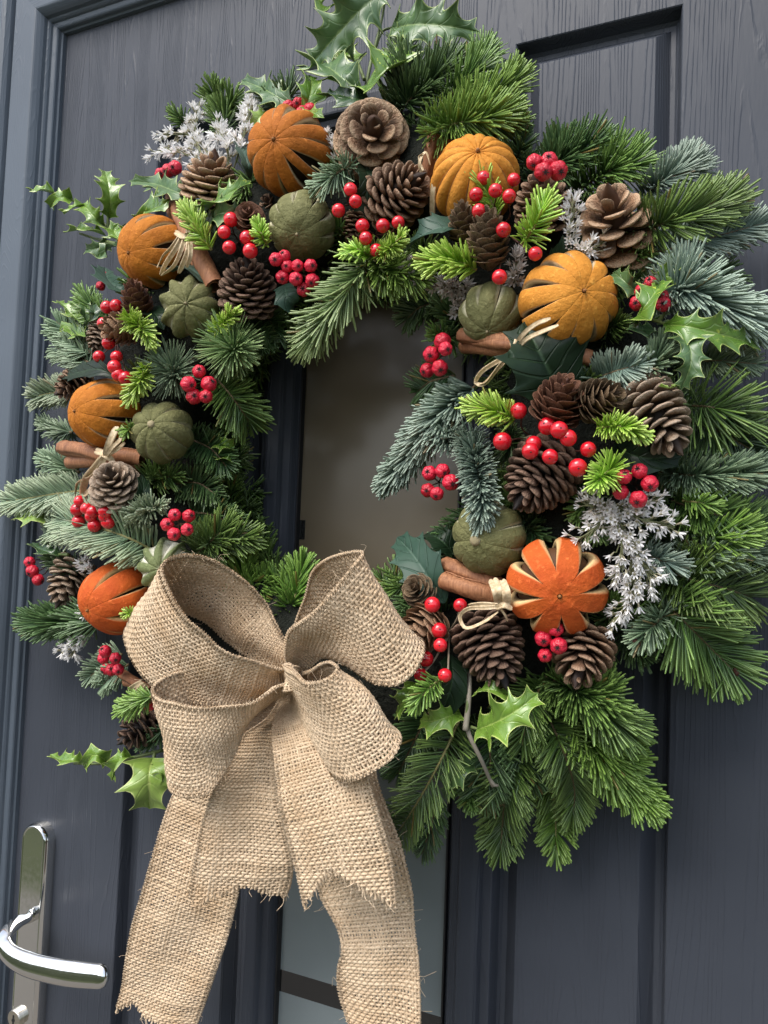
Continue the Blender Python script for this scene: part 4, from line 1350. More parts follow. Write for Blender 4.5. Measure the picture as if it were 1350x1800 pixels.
holly('holly_sprig', 'small curled holly leaves at the left edge beside the fir tips', GHL, [[(160, 600, -.004), (140, 572, .01), (108, 545, .012)]],
      [([(146, 570, .01), (126, 552, .022), (112, 536, .022), (98, 530, .016)], 44, 'bright', 4, 20, .5, .55), ([(150, 592, .01), (132, 584, .022), (114, 572, .02), (104, 580, .014)], 40, 'bright', 4, -20, .5, .55), ([(152, 566, .01), (150, 546, .022), (146, 530, .018)], 36, 'holly', 4, 10, .5, .5), ([(160, 570, .01), (166, 550, .02), (162, 536, .016)], 30, 'dark', 3, 0, .5, .5)])
holly('holly_sprig', 'glossy holly sprig with five leaves over the blue grey fir on the right', GHL, [[(1140, 560, 0), (1170, 570, .02), (1190, 580, .026), (1196, 600, .024)], [(1160, 564, .014), (1175, 540, .02)]],
      [([(1166, 570, .022), (1210, 574, .040), (1270, 588, .040), (1337, 607, .026)], 74, 'spotted', 6, 12, .22, .30), ([(1186, 578, .024), (1212, 606, .040), (1214, 642, .042), (1196, 686, .034)], 68, 'holly', 6, -20, .35, .45), ([(1116, 566, .018), (1132, 540, .036), (1148, 518, .036), (1166, 492, .026)], 72, 'spotted', 4, -14, .3, .35),
       ([(1150, 500, .006), (1172, 480, .020), (1186, 462, .022), (1192, 446, .016)], 50, 'bright', 4, 24, .4, .45), ([(1126, 516, .006), (1104, 500, .018), (1088, 486, .016), (1078, 478, .01)], 48, 'holly', 4, -10, .4, .4), ([(1150, 580, .012), (1124, 578, .022), (1106, 572, .018)], 46, 'dark', 3, 0, .3, .3), ([(1196, 676, .03), (1176, 682, .034), (1158, 678, .03)], 22, 'bright', 3, 60, .5, .5)])
holly('holly_sprig', 'bright yellow green holly leaves on a cut twig at the bottom right', GHL, [[(826, 1190, .0), (822, 1236, .018), (817, 1282, .022)], [(828, 1278, .02), (842, 1282, .024)]],
      [([(838, 1282, .024), (874, 1268, .040), (912, 1246, .042), (946, 1218, .032)], 96, 'bright', 5, 14, .18, .4), ([(900, 1226, .012), (874, 1214, .026), (850, 1212, .024), (832, 1220, .016)], 50, 'bright', 4, 20, .3, .4), ([(808, 1250, .012), (782, 1262, .028), (758, 1268, .028), (738, 1266, .02)], 66, 'bright', 4, -24, .3, .4),
       ([(730, 1200, .008), (716, 1220, .022), (706, 1238, .022), (696, 1256, .014)], 56, 'bright', 4, 10, .3, .4), ([(834, 1344, .012), (810, 1352, .026), (792, 1372, .026), (780, 1404, .018)], 60, 'holly', 4, -10, .3, .35)])
holly('holly_sprig', 'pale holly sprig poking out left of the bow at the bottom', GHL, [[(290, 1318, -.004), (240, 1330, .012), (180, 1342, .014), (130, 1342, .012)], [(272, 1324, .01), (266, 1350, .018)]],
      [([(268, 1332, .016), (262, 1358, .030), (262, 1388, .030), (263, 1422, .020)], 108, 'pale', 3, 6, .18, .35), ([(150, 1342, .012), (128, 1336, .024), (108, 1336, .022), (88, 1326, .016)], 40, 'bright', 4, 20, .5, .5), ([(190, 1340, .014), (172, 1328, .026), (160, 1330, .024), (148, 1350, .018)], 42, 'bright', 3, -20, .5, .55), ([(232, 1332, .014), (214, 1332, .026), (204, 1344, .024), (196, 1372, .018)], 44, 'bright', 4, 20, .45, .55), ([(284, 1340, .012), (292, 1356, .022), (296, 1374, .018)], 50, 'bright', 3, 0, .3, .4)])
holly('holly_sprig', 'dark glossy holly leaf behind the hips at the far left', GHL, [[(120, 975, 0), (95, 974, .012)]], [([(112, 978, .010), (90, 972, .022), (68, 964, .02), (56, 954, .014)], 42, 'dark', 4, 20, .4, .4)])
holly('holly_sprig', 'small yellow green holly leaf at the far left above the silver fir', GHL, [[(90, 908, 0), (75, 909, .012)]], [([(84, 908, .010), (66, 906, .022), (46, 908, .02), (30, 908, .014)], 44, 'pale', 3, -20, .45, .5)])
holly('holly_sprig', 'dull green holly leaves in the shade of the left inner edge', GHL, [[(390, 770, -.01), (400, 790, .0)]], [([(380, 780, -.004), (396, 780, .006), (412, 784, .004)], 40, 'bright', 3, 20, .4, .4), ([(384, 806, -.006), (398, 806, .004), (408, 812, .002)], 36, 'bright', 3, -20, .4, .4)])
GF = 'dark fabric leaves of the berry picks'
def fleaf(label, leaves):
    holly('fabric_leaf', label, GF, [], leaves, 'fabric leaf')
fleaf('big dark fabric leaf under the looped raffia on the right', [([(986, 706, .008), (974, 668, .022), (950, 620, .031), (921, 566, .028)], 178, 'fabric', 4, 6, .14, .30)])
fleaf('folded blue green fabric leaf left of the upright larch cone', [([(822, 402, .012), (780, 398, .026), (742, 412, .03), (712, 440, .022)], 84, 'fabricblue', 4, 30, .3, .25)])
fleaf('blue green fabric leaf at the inner edge above the little larch rosette', [([(782, 1060, .010), (756, 1020, .022), (728, 978, .024), (698, 944, .018)], 92, 'fabricblue', 4, -24, .25, .25), ([(800, 975, .0), (776, 950, .012), (752, 936, .008)], 66, 'fabric', 4, 10, .3, .25)])
fleaf('dark pointed fabric leaf lying over the left orange', [([(212, 668, .022), (180, 650, .036), (146, 652, .034), (108, 664, .022)], 50, 'fabric', 3, -30, .2, .15)])
fleaf('dark blue green fabric leaf under the upper left orange', [([(232, 516, .0), (208, 506, .016), (190, 490, .02), (184, 470, .012)], 66, 'fabricblue', 4, 24, .2, .2)])
fleaf('grey green fabric leaf between the star shaped lime and the cinnamon stick', [([(300, 478, .004), (330, 470, .020), (352, 486, .020), (372, 508, .012)], 48, 'fabricblue', 3, -26, .2, .2)])
fleaf('small fabric ivy leaf under the hanging hips at the top inner edge', [([(500, 500, .008), (504, 520, .022), (512, 536, .022), (520, 552, .014)], 50, 'fabricblue', 3, 20, .25, .2)])
fleaf('very dark fabric leaf hanging below the loose berries near the bow', [([(792, 1150, .006), (796, 1190, .018), (786, 1230, .02), (764, 1268, .012)], 74, 'fabric', 3, -30, .2, .2)])
fleaf('dark fabric leaf under the large grey brown cone on the right', [([(1080, 780, .0), (1112, 800, .018), (1150, 806, .018), (1200, 798, .010)], 74, 'fabric', 3, 28, .2, .2)])
fleaf('dark fabric leaf left of the closed cone at the wreath top', [([(640, 286, .0), (648, 316, .018), (642, 344, .02), (622, 372, .012)], 56, 'fabric', 3, -30, .2, .2)])
fleaf('grey blue fabric leaf among the white flowers', [([(440, 316, .010), (436, 292, .022), (428, 268, .022), (414, 246, .016)], 32, 'fabricblue', 3, 20, .2, .1)])
fleaf('dark fabric leaf behind the lime green tips at the upper right', [([(960, 470, .004), (990, 448, .016), (1016, 436, .016), (1040, 424, .01)], 60, 'fabric', 3, 10, .2, .2)])
fleaf('dark fabric leaf right of the grey brown cone on the left', [([(232, 910, .004), (246, 890, .018), (252, 862, .02), (248, 832, .012)], 40, 'fabric', 3, 30, .2, .2)])
fleaf('small grey blue leaf tip at the right inner edge', [([(832, 716, .012), (812, 704, .024), (798, 702, .024), (784, 706, .018)], 22, 'fabricblue', 3, 20, .2, .1)])
fleaf('dark fabric leaf behind the dark cone and star shaped lime', [([(262, 540, .0), (276, 556, .012), (288, 580, .008)], 46, 'fabric', 3, 0, .2, .2)])

# ---- white dried flowers -------------------------------------------------------------------
GW = 'dried white flowers in the wreath'
flowers('flower_spray', 'broad spray of white dried flowers at the upper left of the wreath', GW, [[(400, 320, 0), (350, 262, .012), (345, 200, .016), (352, 178, .014)], [(390, 320, 0), (330, 272, .014), (290, 262, .014), (264, 276, .010)], [(400, 310, .004), (400, 262, .02), (380, 222, .022), (392, 214, .02)], [(410, 300, .004), (425, 250, .018), (436, 214, .018), (444, 178, .014)], [(395, 315, .0), (340, 240, .018), (300, 234, .014), (284, 246, .012)]], 240, 18, 19)
flowers('flower_spray', 'grey white flower spray at the inner edge below the bright lime tips', GW, [[(840, 520, -.004), (780, 500, .016), (730, 484, .018), (702, 454, .014)], [(830, 530, -.006), (800, 510, .01), (786, 500, .014)]], 70, 12, 20, True)
flowers('flower_spray', 'white flower spray beside the open tan cone at the upper right', GW, [[(1010, 460, 0), (1000, 410, .018), (1004, 380, .02), (1010, 346, .016)], [(1010, 460, 0), (1040, 440, .018), (1062, 424, .018)], [(1000, 470, 0), (1020, 440, .016), (1040, 430, .018)]], 80, 15, 18)
flowers('flower_spray', 'thin grey flower spray between the berries and the lime on the right', GW, [[(900, 510, .0), (906, 480, .014), (908, 440, .014)], [(800, 560, -.004), (806, 530, .006), (812, 500, .008)]], 50, 10, 19, True)
flowers('flower_spray', 'widest white flower spray cascading beside the star cut orange on the right', GW, [[(1050, 870, .0), (1060, 912, .018), (1030, 940, .02), (1002, 952, .016)], [(1060, 880, .0), (1088, 930, .022), (1092, 990, .024), (1074, 1026, .02)], [(1070, 880, .0), (1124, 912, .022), (1160, 920, .022), (1186, 928, .016)], [(1080, 890, .0), (1112, 960, .022), (1140, 1010, .022), (1150, 1040, .018)], [(1100, 950, .01), (1116, 1030, .024), (1096, 1070, .024), (1070, 1098, .018)], [(1060, 876, .006), (1040, 890, .014), (1020, 880, .012)], [(1100, 880, .004), (1140, 880, .016), (1160, 882, .014)]], 240, 21, 19.5)
flowers('flower_spray', 'small white flower tips below the red brown orange at the left', GW, [[(160, 1100, 0), (140, 1124, .014), (118, 1134, .014), (108, 1148, .01)], [(150, 1110, 0), (132, 1134, .012), (126, 1156, .01)], [(160, 1080, 0), (146, 1076, .012), (134, 1084, .01)], [(170, 1010, 0), (152, 1000, .012), (146, 984, .01)]], 60, 8, 17)
flowers('flower_spray', 'a few white florets between the top left orange and the rosette cone', GW, [[(592, 290, -.004), (584, 250, .008), (572, 226, .008)]], 16, 8, 15)

# ---- plastic lime tips of the picks ------------------------------------------------------
GP_ = 'lime green plastic tips of the picks'
def lime(label, pts, L=26, W=5.2, dens=1.5, style='round', mat='lime', dd=.030):
    fir(label, mat, style, L * 1.12, pts, dens, W * .88, dd, 'lime_tip', GP_, False, 'plastic sprig', M_TWIGY)
lime('lime green tip left of the five berries at the upper left', [(372, 440, -.004), (352, 408, .006), (326, 364, .008)], 30)
lime('small lime green tip between two berries at the upper left', [(470, 432, -.006), (460, 412, .004), (452, 390, .004)], 20)
lime('lime green tip right of the dark shiny berries at the wreath top', [(664, 452, -.004), (688, 434, .008), (708, 412, .010)], 24)
lime('lime green tip left of the dark shiny berries at the wreath top', [(656, 452, -.004), (626, 438, .006), (604, 446, .004)], 24)
lime('glowing lime green tip over the brown cone at the upper right', [(918, 430, -.004), (940, 396, .010), (960, 352, .012)], 42, 5.6, 1.1, 'round')
lime('broad lime green tip at the inner edge under the folded fabric leaf', [(838, 474, -.002), (798, 458, .008), (752, 462, .008)], 36, 5.6, 1.7, 'comb', 'lime')
lime('lime green tip right of the looped raffia bow', [(906, 736, -.004), (870, 722, .008), (828, 714, .010)], 36, 5.8, 1.7)
lime('lime green tip pointing right in front of the grey brown cone', [(1050, 752, -.004), (1092, 750, .010), (1132, 764, .010)], 30, 5.6, 1.7)
lime('lime green rosette tip between the berries and the dark red hips', [(1080, 820, -.006), (1060, 836, .008), (1050, 850, .014)], 36, 5.4, 2.2, 'star')
lime('lime green tip hanging down on the left above the round lime', [(256, 644, -.004), (246, 672, .008), (228, 704, .006)], 26)
lime('lime green tip in front of the pale tan larch cone on the left', [(222, 558, -.002), (248, 576, .008), (266, 604, .004)], 28)
lime('pale green needles of the pick over the amber orange', [(874, 380, -.004), (856, 336, .006), (840, 300, .006)], 34, 4.0, 1.0, 'round', 'lime', .022)
lime('green plastic tip under the loose berries beside the bow', [(776, 1192, -.004), (750, 1214, .008), (728, 1244, .006)], 28, 5.0, 1.7, 'round', 'bright')
lime('green plastic tip left of the bow under the raffia fan', [(268, 1224, -.006), (240, 1236, .006), (214, 1252, .004)], 28, 5.0, 1.7, 'round', 'bright')
lime('tiny green tip between the red brown orange and the bow', [(240, 1082, -.004), (228, 1078, .006), (218, 1080, .006)], 14, 4.6, 2.0)
lime('lime green tip beside the dark cone at the left inner edge', [(378, 588, -.01), (394, 566, .0), (412, 550, .002)], 24, 5.0, 1.7)
lime('tiny green tip between the left orange and the round lime', [(236, 752, -.006), (226, 756, .004), (218, 764, .002)], 18, 4.6, 2.0, 'round', 'bright')
lime('yellow green tip of the pick beside the loose white flowers on the right', [(1200, 880, -.012), (1230, 884, .0), (1254, 890, .0)], 30, 4.6, 1.4, 'round', 'bright', .016)

# ---- fir sprigs -----------------------------------------------------------------------------
# label, material, style, needle length px, path, density, needle width, extra depth, bud, side twigs
FIRS = [
 ('dense green fir tuft at the top left above the white flowers', 'green', 'round', 46, [(398, 232, -.02), (386, 190, 0), (376, 158, .01)], 1.9, 4.2, 0, False, [(.3, (412, 172, .006))]),
 ('tiny fir tip left of the white flowers at the top left', 'green', 'round', 26, [(340, 236, -.02), (320, 212, 0), (304, 196, .004)], 1.5, 3.6, 0, False, []),
 ('dark fir tuft behind the pale holly leaves near the top', 'dark', 'round', 42, [(490, 214, -.02), (504, 180, 0), (512, 152, .004)], 1.8, 4.0, 0, False, [(.2, (470, 168, 0))]),
 ('dark dense fir branch under the top holly sprig', 'dark', 'comb', 56, [(690, 220, -.02), (720, 176, .002), (762, 140, .012), (796, 110, .014)], 1.9, 4.2, 0, False, [(.3, (716, 112, .01))]),
 ('upright fir tips between the holly stem and the right top leaf', 'green', 'round', 44, [(680, 190, -.02), (700, 130, 0), (712, 60, .006)], 1.4, 4.0, 0, False, []),
 ('bright fir branch fanning out right of the top pine cone', 'bright', 'comb', 62, [(752, 236, -.006), (800, 218, .012), (850, 208, .016), (896, 198, .012)], 1.7, 4.6, .004, False, []),
 ('long fir tips reaching up at the top right of the holly', 'green', 'round', 58, [(770, 190, -.01), (812, 148, .006), (850, 112, .012)], 1.7, 4.2, 0, False, [(.4, (862, 86, .01))]),
 ('green fir branch with a brown bud right of the wreath top', 'green', 'round', 46, [(806, 246, -.02), (860, 228, .002), (914, 214, .012)], 1.7, 4.2, 0, True, []),
 ('fir branch fanning out above the amber orange', 'bright', 'comb', 52, [(790, 252, -.01), (834, 186, .006), (884, 160, .008), (912, 132, .008)], 1.6, 4.4, 0, False, []),
 ('dark tuft between the amber orange and the red hips', 'dark', 'round', 40, [(900, 300, -.02), (914, 264, -.004), (922, 240, 0)], 1.7, 3.8, 0, False, []),
 ('dark green fir branch fanning upward behind the red hips', 'dark', 'comb', 56, [(930, 330, -.03), (976, 292, -.006), (1030, 262, .004), (1060, 248, .004)], 1.9, 4.2, 0, False, [(.4, (990, 248, 0))]),
 ('green fir branch behind the open tan cone', 'green', 'comb', 56, [(1000, 350, -.03), (1056, 308, -.006), (1100, 292, .004), (1130, 288, .002)], 1.9, 4.2, 0, False, [(.5, (1080, 262, 0))]),
 ('blue grey fir tip sticking up at the upper right edge', 'blue', 'comb', 44, [(1130, 350, -.02), (1164, 318, .004), (1196, 296, .012), (1214, 276, .012)], 2.0, 4.2, .004, False, [(.4, (1232, 296, .01))]),
 ('long green fir branch with a brown bud reaching right at the upper right', 'green', 'comb', 66, [(1110, 416, -.01), (1170, 392, .014), (1230, 374, .020), (1290, 354, .016)], 1.7, 4.8, .006, True, []),
 ('blue grey fir branch below the budded green one at the right edge', 'blue', 'flat', 52, [(1130, 450, -.02), (1210, 430, .006), (1280, 410, .012), (1346, 392, .012)], 2.0, 4.4, 0, False, []),
 ('arching blue grey fir branch with long upright needles on the right', 'blue', 'comb', 66, [(1150, 540, -.01), (1196, 508, .012), (1262, 534, .018), (1334, 584, .014)], 2.4, 4.6, .006, False, [(.25, (1196, 474, .012))]),
 ('dark fir tips behind the arching blue grey branch', 'dark', 'round', 48, [(1180, 480, -.03), (1240, 476, -.01), (1292, 490, 0)], 1.7, 4.0, -.006, False, []),
 ('small blue grey fir tip under the biggest orange', 'blue', 'flat', 44, [(1042, 668, -.01), (1084, 652, .010), (1126, 640, .012)], 2.2, 5.0, .010, False, []),
 ('grey green fir tuft under the right holly sprig', 'grey', 'comb', 46, [(1110, 668, -.01), (1144, 646, .008), (1170, 606, .010)], 2.0, 4.4, .006, False, []),
 ('grey green fir tip under the lowest right holly leaf at the edge', 'grey', 'flat', 36, [(1200, 640, -.02), (1256, 634, .004), (1330, 640, .010)], 2.2, 4.4, 0, False, []),
 ('fan of long dark needles at the right edge beside the grey brown cone', 'green', 'round', 92, [(1200, 712, -.01), (1250, 716, .010), (1300, 730, .010)], 1.1, 4.4, .004, False, []),
 ('long needled fir tip at the right edge pointing down right', 'dark', 'flat', 80, [(1210, 740, -.02), (1270, 762, .002), (1336, 800, .006)], 1.4, 4.2, 0, False, []),
 ('grey green fir branch right of the dark red hips', 'grey', 'comb', 50, [(1160, 830, -.02), (1226, 836, .004), (1290, 832, .010), (1344, 826, .008)], 2.0, 4.2, 0, False, []),
 ('green fir branch at the right edge below the grey green one', 'green', 'flat', 54, [(1180, 880, -.02), (1240, 900, .004), (1300, 912, .008), (1352, 920, .006)], 1.9, 4.2, 0, False, []),
 ('bright fir fan at the right edge beside the widest white flowers', 'bright', 'comb', 60, [(1200, 950, -.02), (1256, 944, .004), (1310, 930, .008)], 1.6, 4.4, .004, False, []),
 ('grey green fir branch sweeping right below the bright fan', 'grey', 'comb', 54, [(1190, 1000, -.02), (1250, 972, .006), (1316, 976, .010), (1350, 990, .008)], 2.0, 4.2, .004, False, []),
 ('blue grey needles behind the widest white flower spray', 'blue', 'round', 46, [(1120, 970, -.01), (1160, 984, .008), (1190, 996, .010)], 2.0, 4.2, .006, False, []),
 ('broad green fir branch right of the widest white flowers', 'green', 'flat', 78, [(1160, 1000, -.02), (1220, 1020, .006), (1280, 1036, .010), (1320, 1050, .008)], 1.7, 4.8, .004, False, []),
 ('large green fir branch drooping at the lower right edge', 'green', 'flat', 92, [(1150, 1040, -.02), (1200, 1090, .008), (1250, 1140, .012), (1290, 1180, .008)], 1.7, 5.0, .006, True, []),
 ('short fir tip with brown buds below the white flowers at the lower right', 'grey', 'round', 48, [(1180, 1070, -.01), (1152, 1096, .012), (1122, 1128, .018)], 1.6, 4.4, .010, True, []),
 ('dark fir fill behind the budded tip at the lower right', 'dark', 'round', 50, [(1080, 1090, -.03), (1110, 1130, -.01), (1130, 1150, 0)], 1.8, 4.2, 0, False, []),
 ('broad dense green fir branch under the rounded brown cone', 'green', 'comb', 64, [(960, 1190, -.02), (1020, 1220, .006), (1070, 1260, .014), (1108, 1290, .012)], 2.3, 4.8, .004, False, [(.35, (1070, 1206, .008))]),
 ('bright fir branch reaching furthest down at the lower right', 'bright', 'comb', 58, [(1000, 1250, -.02), (1050, 1320, .008), (1100, 1376, .012), (1146, 1420, .008)], 2.4, 5.0, .006, False, [(.4, (1110, 1318, .012))]),
 ('green fir branch pointing down left of the bright lowest branch', 'green', 'flat', 56, [(950, 1230, -.02), (990, 1320, .006), (1010, 1390, .010), (1006, 1440, .006)], 2.0, 4.6, .004, False, []),
 ('yellow green fir tip at the very bottom of the wreath', 'bright', 'flat', 46, [(950, 1330, -.02), (974, 1410, .0), (978, 1500, .004)], 1.9, 4.6, -.002, False, []),
 ('dark green fir branch hanging straight down at the bottom', 'green', 'flat', 60, [(910, 1300, -.02), (892, 1370, .004), (884, 1440, .008), (880, 1500, .004)], 1.7, 4.4, 0, False, []),
 ('fir branch with a bare yellow stem and comb like needles beside the bow tail', 'green', 'flat', 56, [(810, 1260, -.01), (778, 1330, .012), (734, 1410, .018), (692, 1474, .014)], 1.0, 3.6, .008, False, []),
 ('dark fir tip on the glass behind the bare stemmed branch', 'dark', 'flat', 34, [(770, 1400, -.02), (758, 1450, 0), (742, 1500, .002)], 1.6, 3.8, -.004, False, []),
 ('dense tip end of a fir facing out under the lowest holly leaf', 'green', 'star', 34, [(820, 1370, -.02), (824, 1394, -.002), (826, 1412, .010)], 3.0, 4.6, .004, False, []),
 ('dark fir branch behind the bottom holly leaves', 'dark', 'flat', 60, [(900, 1210, -.03), (920, 1300, -.006), (930, 1370, 0)], 1.8, 4.4, 0, False, []),
 ('dark fir spray below the bright holly leaf', 'dark', 'flat', 56, [(850, 1270, -.02), (862, 1330, 0), (850, 1400, .004)], 1.8, 4.2, 0, False, []),
 ('dark fir spray behind the lower right bow loop', 'dark', 'flat', 52, [(760, 1240, -.02), (730, 1300, -.002), (700, 1360, .002)], 1.7, 4.2, 0, False, []),
 ('green fir tip under the dark pine cone at the bottom', 'green', 'flat', 52, [(960, 1190, -.02), (930, 1250, .002), (918, 1310, .006)], 1.9, 4.4, 0, False, []),
 ('big blue grey fir tip pointing down left into the wreath opening', 'blue', 'comb', 48, [(836, 678, -.012), (782, 724, .014), (726, 796, .022), (678, 852, .018)], 2.9, 5.0, .010, False, [(.3, (800, 776, .012))]),
 ('blue grey fir tip hanging down in front of the large dusty lime', 'blue', 'comb', 44, [(826, 764, -.004), (838, 820, .020), (848, 880, .026), (846, 924, .022)], 2.9, 4.8, .012, False, []),
 ('green fir rosette behind the hips on the right inner edge', 'green', 'star', 40, [(800, 590, -.02), (784, 592, -.002), (768, 588, .010)], 2.6, 4.0, 0, False, []),
 ('dark fir tips at the right inner edge below the hips', 'dark', 'flat', 40, [(800, 660, -.02), (760, 670, -.004), (732, 690, 0)], 1.8, 4.0, 0, False, []),
 ('dark fir sprig under the lime at the right inner edge', 'dark', 'round', 42, [(830, 600, -.02), (800, 560, -.004), (770, 536, 0)], 1.8, 4.0, -.004, False, []),
 ('light green fir branch hanging into the top of the wreath opening', 'fresh', 'round', 64, [(668, 432, -.006), (634, 480, .016), (578, 552, .026), (528, 616, .020)], 1.6, 4.4, .012, False, []),
 ('bright fir twig beside the hanging branch at the top inner edge', 'bright', 'round', 56, [(640, 440, -.006), (668, 470, .012), (690, 500, .014)], 1.8, 4.2, .012, False, [(.5, (740, 490, .012))]),
 ('short fir needles right of the rough dark orange at the top', 'grey', 'round', 40, [(620, 290, -.006), (590, 306, .010), (558, 330, .010)], 1.8, 3.8, .014, False, []),
 ('small fir sprig at the inner edge beside the little larch rosette', 'dark', 'round', 34, [(770, 1010, -.02), (730, 1050, -.004), (704, 1072, 0)], 1.8, 4.0, 0, False, []),
 ('dark fir tip at the lower inner edge under the blue green leaf', 'green', 'round', 34, [(740, 1010, -.02), (712, 1030, -.004), (686, 1036, 0)], 1.8, 4.0, 0, False, []),
 ('green fir under the pale larch cone and loose berries', 'dark', 'flat', 44, [(800, 1090, -.02), (760, 1080, -.006), (720, 1090, 0)], 1.8, 4.0, 0, False, []),
 ('pale star shaped fir rosette facing out on the left inner edge', 'fresh', 'star', 62, [(404, 606, -.012), (408, 610, .006), (412, 614, .020)], 4.4, 4.2, .010, False, []),
 ('green radiating fir tip between the star shaped lime and the hips', 'grey', 'star', 56, [(300, 646, -.012), (304, 652, .006), (308, 658, .018)], 3.4, 3.8, .006, False, []),
 ('dark green fir branch drooping at the left inner edge', 'green', 'flat', 56, [(376, 660, -.014), (402, 690, .004), (424, 720, .008), (440, 744, .004)], 1.9, 4.0, .004, False, []),
 ('pale blue green fir tuft above the left loop of the bow', 'silver', 'comb', 34, [(230, 916, -.012), (262, 896, .010), (288, 888, .012)], 2.6, 4.4, .012, False, []),
 ('long silvery fir branch lying below the berries on the left', 'silver', 'flat', 58, [(280, 972, -.012), (222, 944, .010), (160, 924, .014), (104, 912, .010)], 1.9, 4.2, .006, False, []),
 ('silvery fir branch reaching furthest left', 'silver', 'flat', 44, [(150, 862, -.016), (100, 868, .006), (50, 876, .010), (8, 882, .008)], 2.2, 4.4, .004, False, []),
 ('pale drooping fir tips left of the brown cone and left orange', 'silver', 'flat', 36, [(130, 688, -.016), (102, 690, .002), (76, 694, .006), (60, 700, .004)], 2.2, 4.0, 0, False, []),
 ('light green fir tip at the left edge beside the cinnamon', 'grey', 'round', 30, [(126, 760, -.016), (98, 756, .002), (74, 744, .004)], 2.2, 4.0, 0, False, []),
 ('light green fir tip at the left edge below the cinnamon', 'grey', 'round', 32, [(140, 830, -.016), (108, 816, .002), (76, 806, .004)], 2.2, 4.0, 0, False, []),
 ('grey green fir fan at the left edge below the curled holly', 'grey', 'flat', 44, [(160, 620, -.016), (130, 592, .0), (100, 566, .006)], 2.2, 4.0, 0, False, []),
 ('grey green fir tips at the left edge above the brown cone', 'grey', 'flat', 36, [(160, 640, -.018), (128, 620, -.002), (98, 612, .002)], 2.0, 4.0, 0, False, []),
 ('fir tips behind the low berry cluster on the left', 'silver', 'flat', 36, [(150, 920, -.02), (112, 930, -.004), (82, 938, .002)], 1.8, 4.0, 0, False, []),
 ('dark green fir branch at the far lower left below the grey cone', 'dark', 'comb', 46, [(180, 1090, -.016), (130, 1094, .004), (84, 1094, .010), (48, 1096, .006)], 2.2, 4.4, 0, False, []),
 ('fir tip left of the lower hips beside the bow', 'grey', 'flat', 34, [(214, 1150, -.016), (182, 1172, .002), (156, 1190, .004)], 2.2, 4.0, 0, False, []),
 ('small fir tip pointing down left of the raffia fan', 'grey', 'flat', 30, [(226, 1168, -.016), (202, 1184, 0), (180, 1206, .002)], 2.2, 4.0, 0, False, []),
 ('dark fir behind the grey cone at the far left', 'dark', 'round', 34, [(140, 1000, -.02), (110, 990, -.004), (86, 980, 0)], 1.8, 4.0, 0, False, []),
 ('green fir tips above the left bow loop on the inner edge', 'green', 'round', 56, [(340, 980, -.014), (372, 950, .004), (402, 922, .006)], 1.9, 4.2, 0, False, [(.4, (440, 944, .004))]),
 ('bright fir branch rising behind the left bow loop', 'bright', 'comb', 54, [(420, 1090, -.010), (430, 1036, .008), (424, 990, .012)], 2.0, 4.6, -.036, False, [(.3, (470, 1020, .010))]),
 ('bright fir tip between the two upper bow loops', 'bright', 'round', 52, [(500, 1110, -.010), (518, 1050, .006), (532, 990, .008)], 1.9, 4.6, -.036, False, [(.3, (478, 1010, .006))]),
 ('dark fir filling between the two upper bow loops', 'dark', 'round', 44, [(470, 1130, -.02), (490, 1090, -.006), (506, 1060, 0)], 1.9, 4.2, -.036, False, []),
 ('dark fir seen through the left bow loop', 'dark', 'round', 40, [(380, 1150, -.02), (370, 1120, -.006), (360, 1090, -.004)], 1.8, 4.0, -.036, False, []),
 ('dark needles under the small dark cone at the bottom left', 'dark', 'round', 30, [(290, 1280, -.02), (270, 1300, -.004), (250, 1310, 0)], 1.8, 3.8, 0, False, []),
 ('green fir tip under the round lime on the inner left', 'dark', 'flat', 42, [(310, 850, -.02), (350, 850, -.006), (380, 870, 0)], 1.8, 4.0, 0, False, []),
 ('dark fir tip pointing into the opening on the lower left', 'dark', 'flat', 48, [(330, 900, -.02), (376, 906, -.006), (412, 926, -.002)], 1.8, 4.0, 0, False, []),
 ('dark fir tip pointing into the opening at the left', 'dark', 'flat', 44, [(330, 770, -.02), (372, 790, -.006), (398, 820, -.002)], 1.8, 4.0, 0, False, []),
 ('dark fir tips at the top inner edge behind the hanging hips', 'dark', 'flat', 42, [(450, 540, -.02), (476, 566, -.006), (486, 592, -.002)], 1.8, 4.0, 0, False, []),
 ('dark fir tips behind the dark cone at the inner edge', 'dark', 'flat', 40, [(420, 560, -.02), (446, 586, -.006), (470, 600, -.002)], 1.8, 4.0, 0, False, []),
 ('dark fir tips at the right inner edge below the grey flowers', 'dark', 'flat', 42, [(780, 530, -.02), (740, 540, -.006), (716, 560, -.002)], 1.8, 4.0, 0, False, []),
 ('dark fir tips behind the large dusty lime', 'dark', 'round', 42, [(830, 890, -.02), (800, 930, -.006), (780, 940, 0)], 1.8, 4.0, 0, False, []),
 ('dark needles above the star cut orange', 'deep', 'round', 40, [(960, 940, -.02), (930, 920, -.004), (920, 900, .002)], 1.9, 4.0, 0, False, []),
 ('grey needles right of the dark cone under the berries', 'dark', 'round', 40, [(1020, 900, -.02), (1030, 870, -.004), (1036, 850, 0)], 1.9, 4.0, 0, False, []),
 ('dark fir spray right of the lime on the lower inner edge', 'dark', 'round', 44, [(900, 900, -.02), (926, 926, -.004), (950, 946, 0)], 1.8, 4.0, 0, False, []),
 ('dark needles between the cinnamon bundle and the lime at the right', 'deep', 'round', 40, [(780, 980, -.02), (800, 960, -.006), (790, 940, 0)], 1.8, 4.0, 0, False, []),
 ('green needles around the berries on the right above the dark cone', 'dark', 'round', 34, [(890, 760, -.02), (900, 780, -.004), (880, 800, 0)], 1.8, 4.0, 0, False, []),
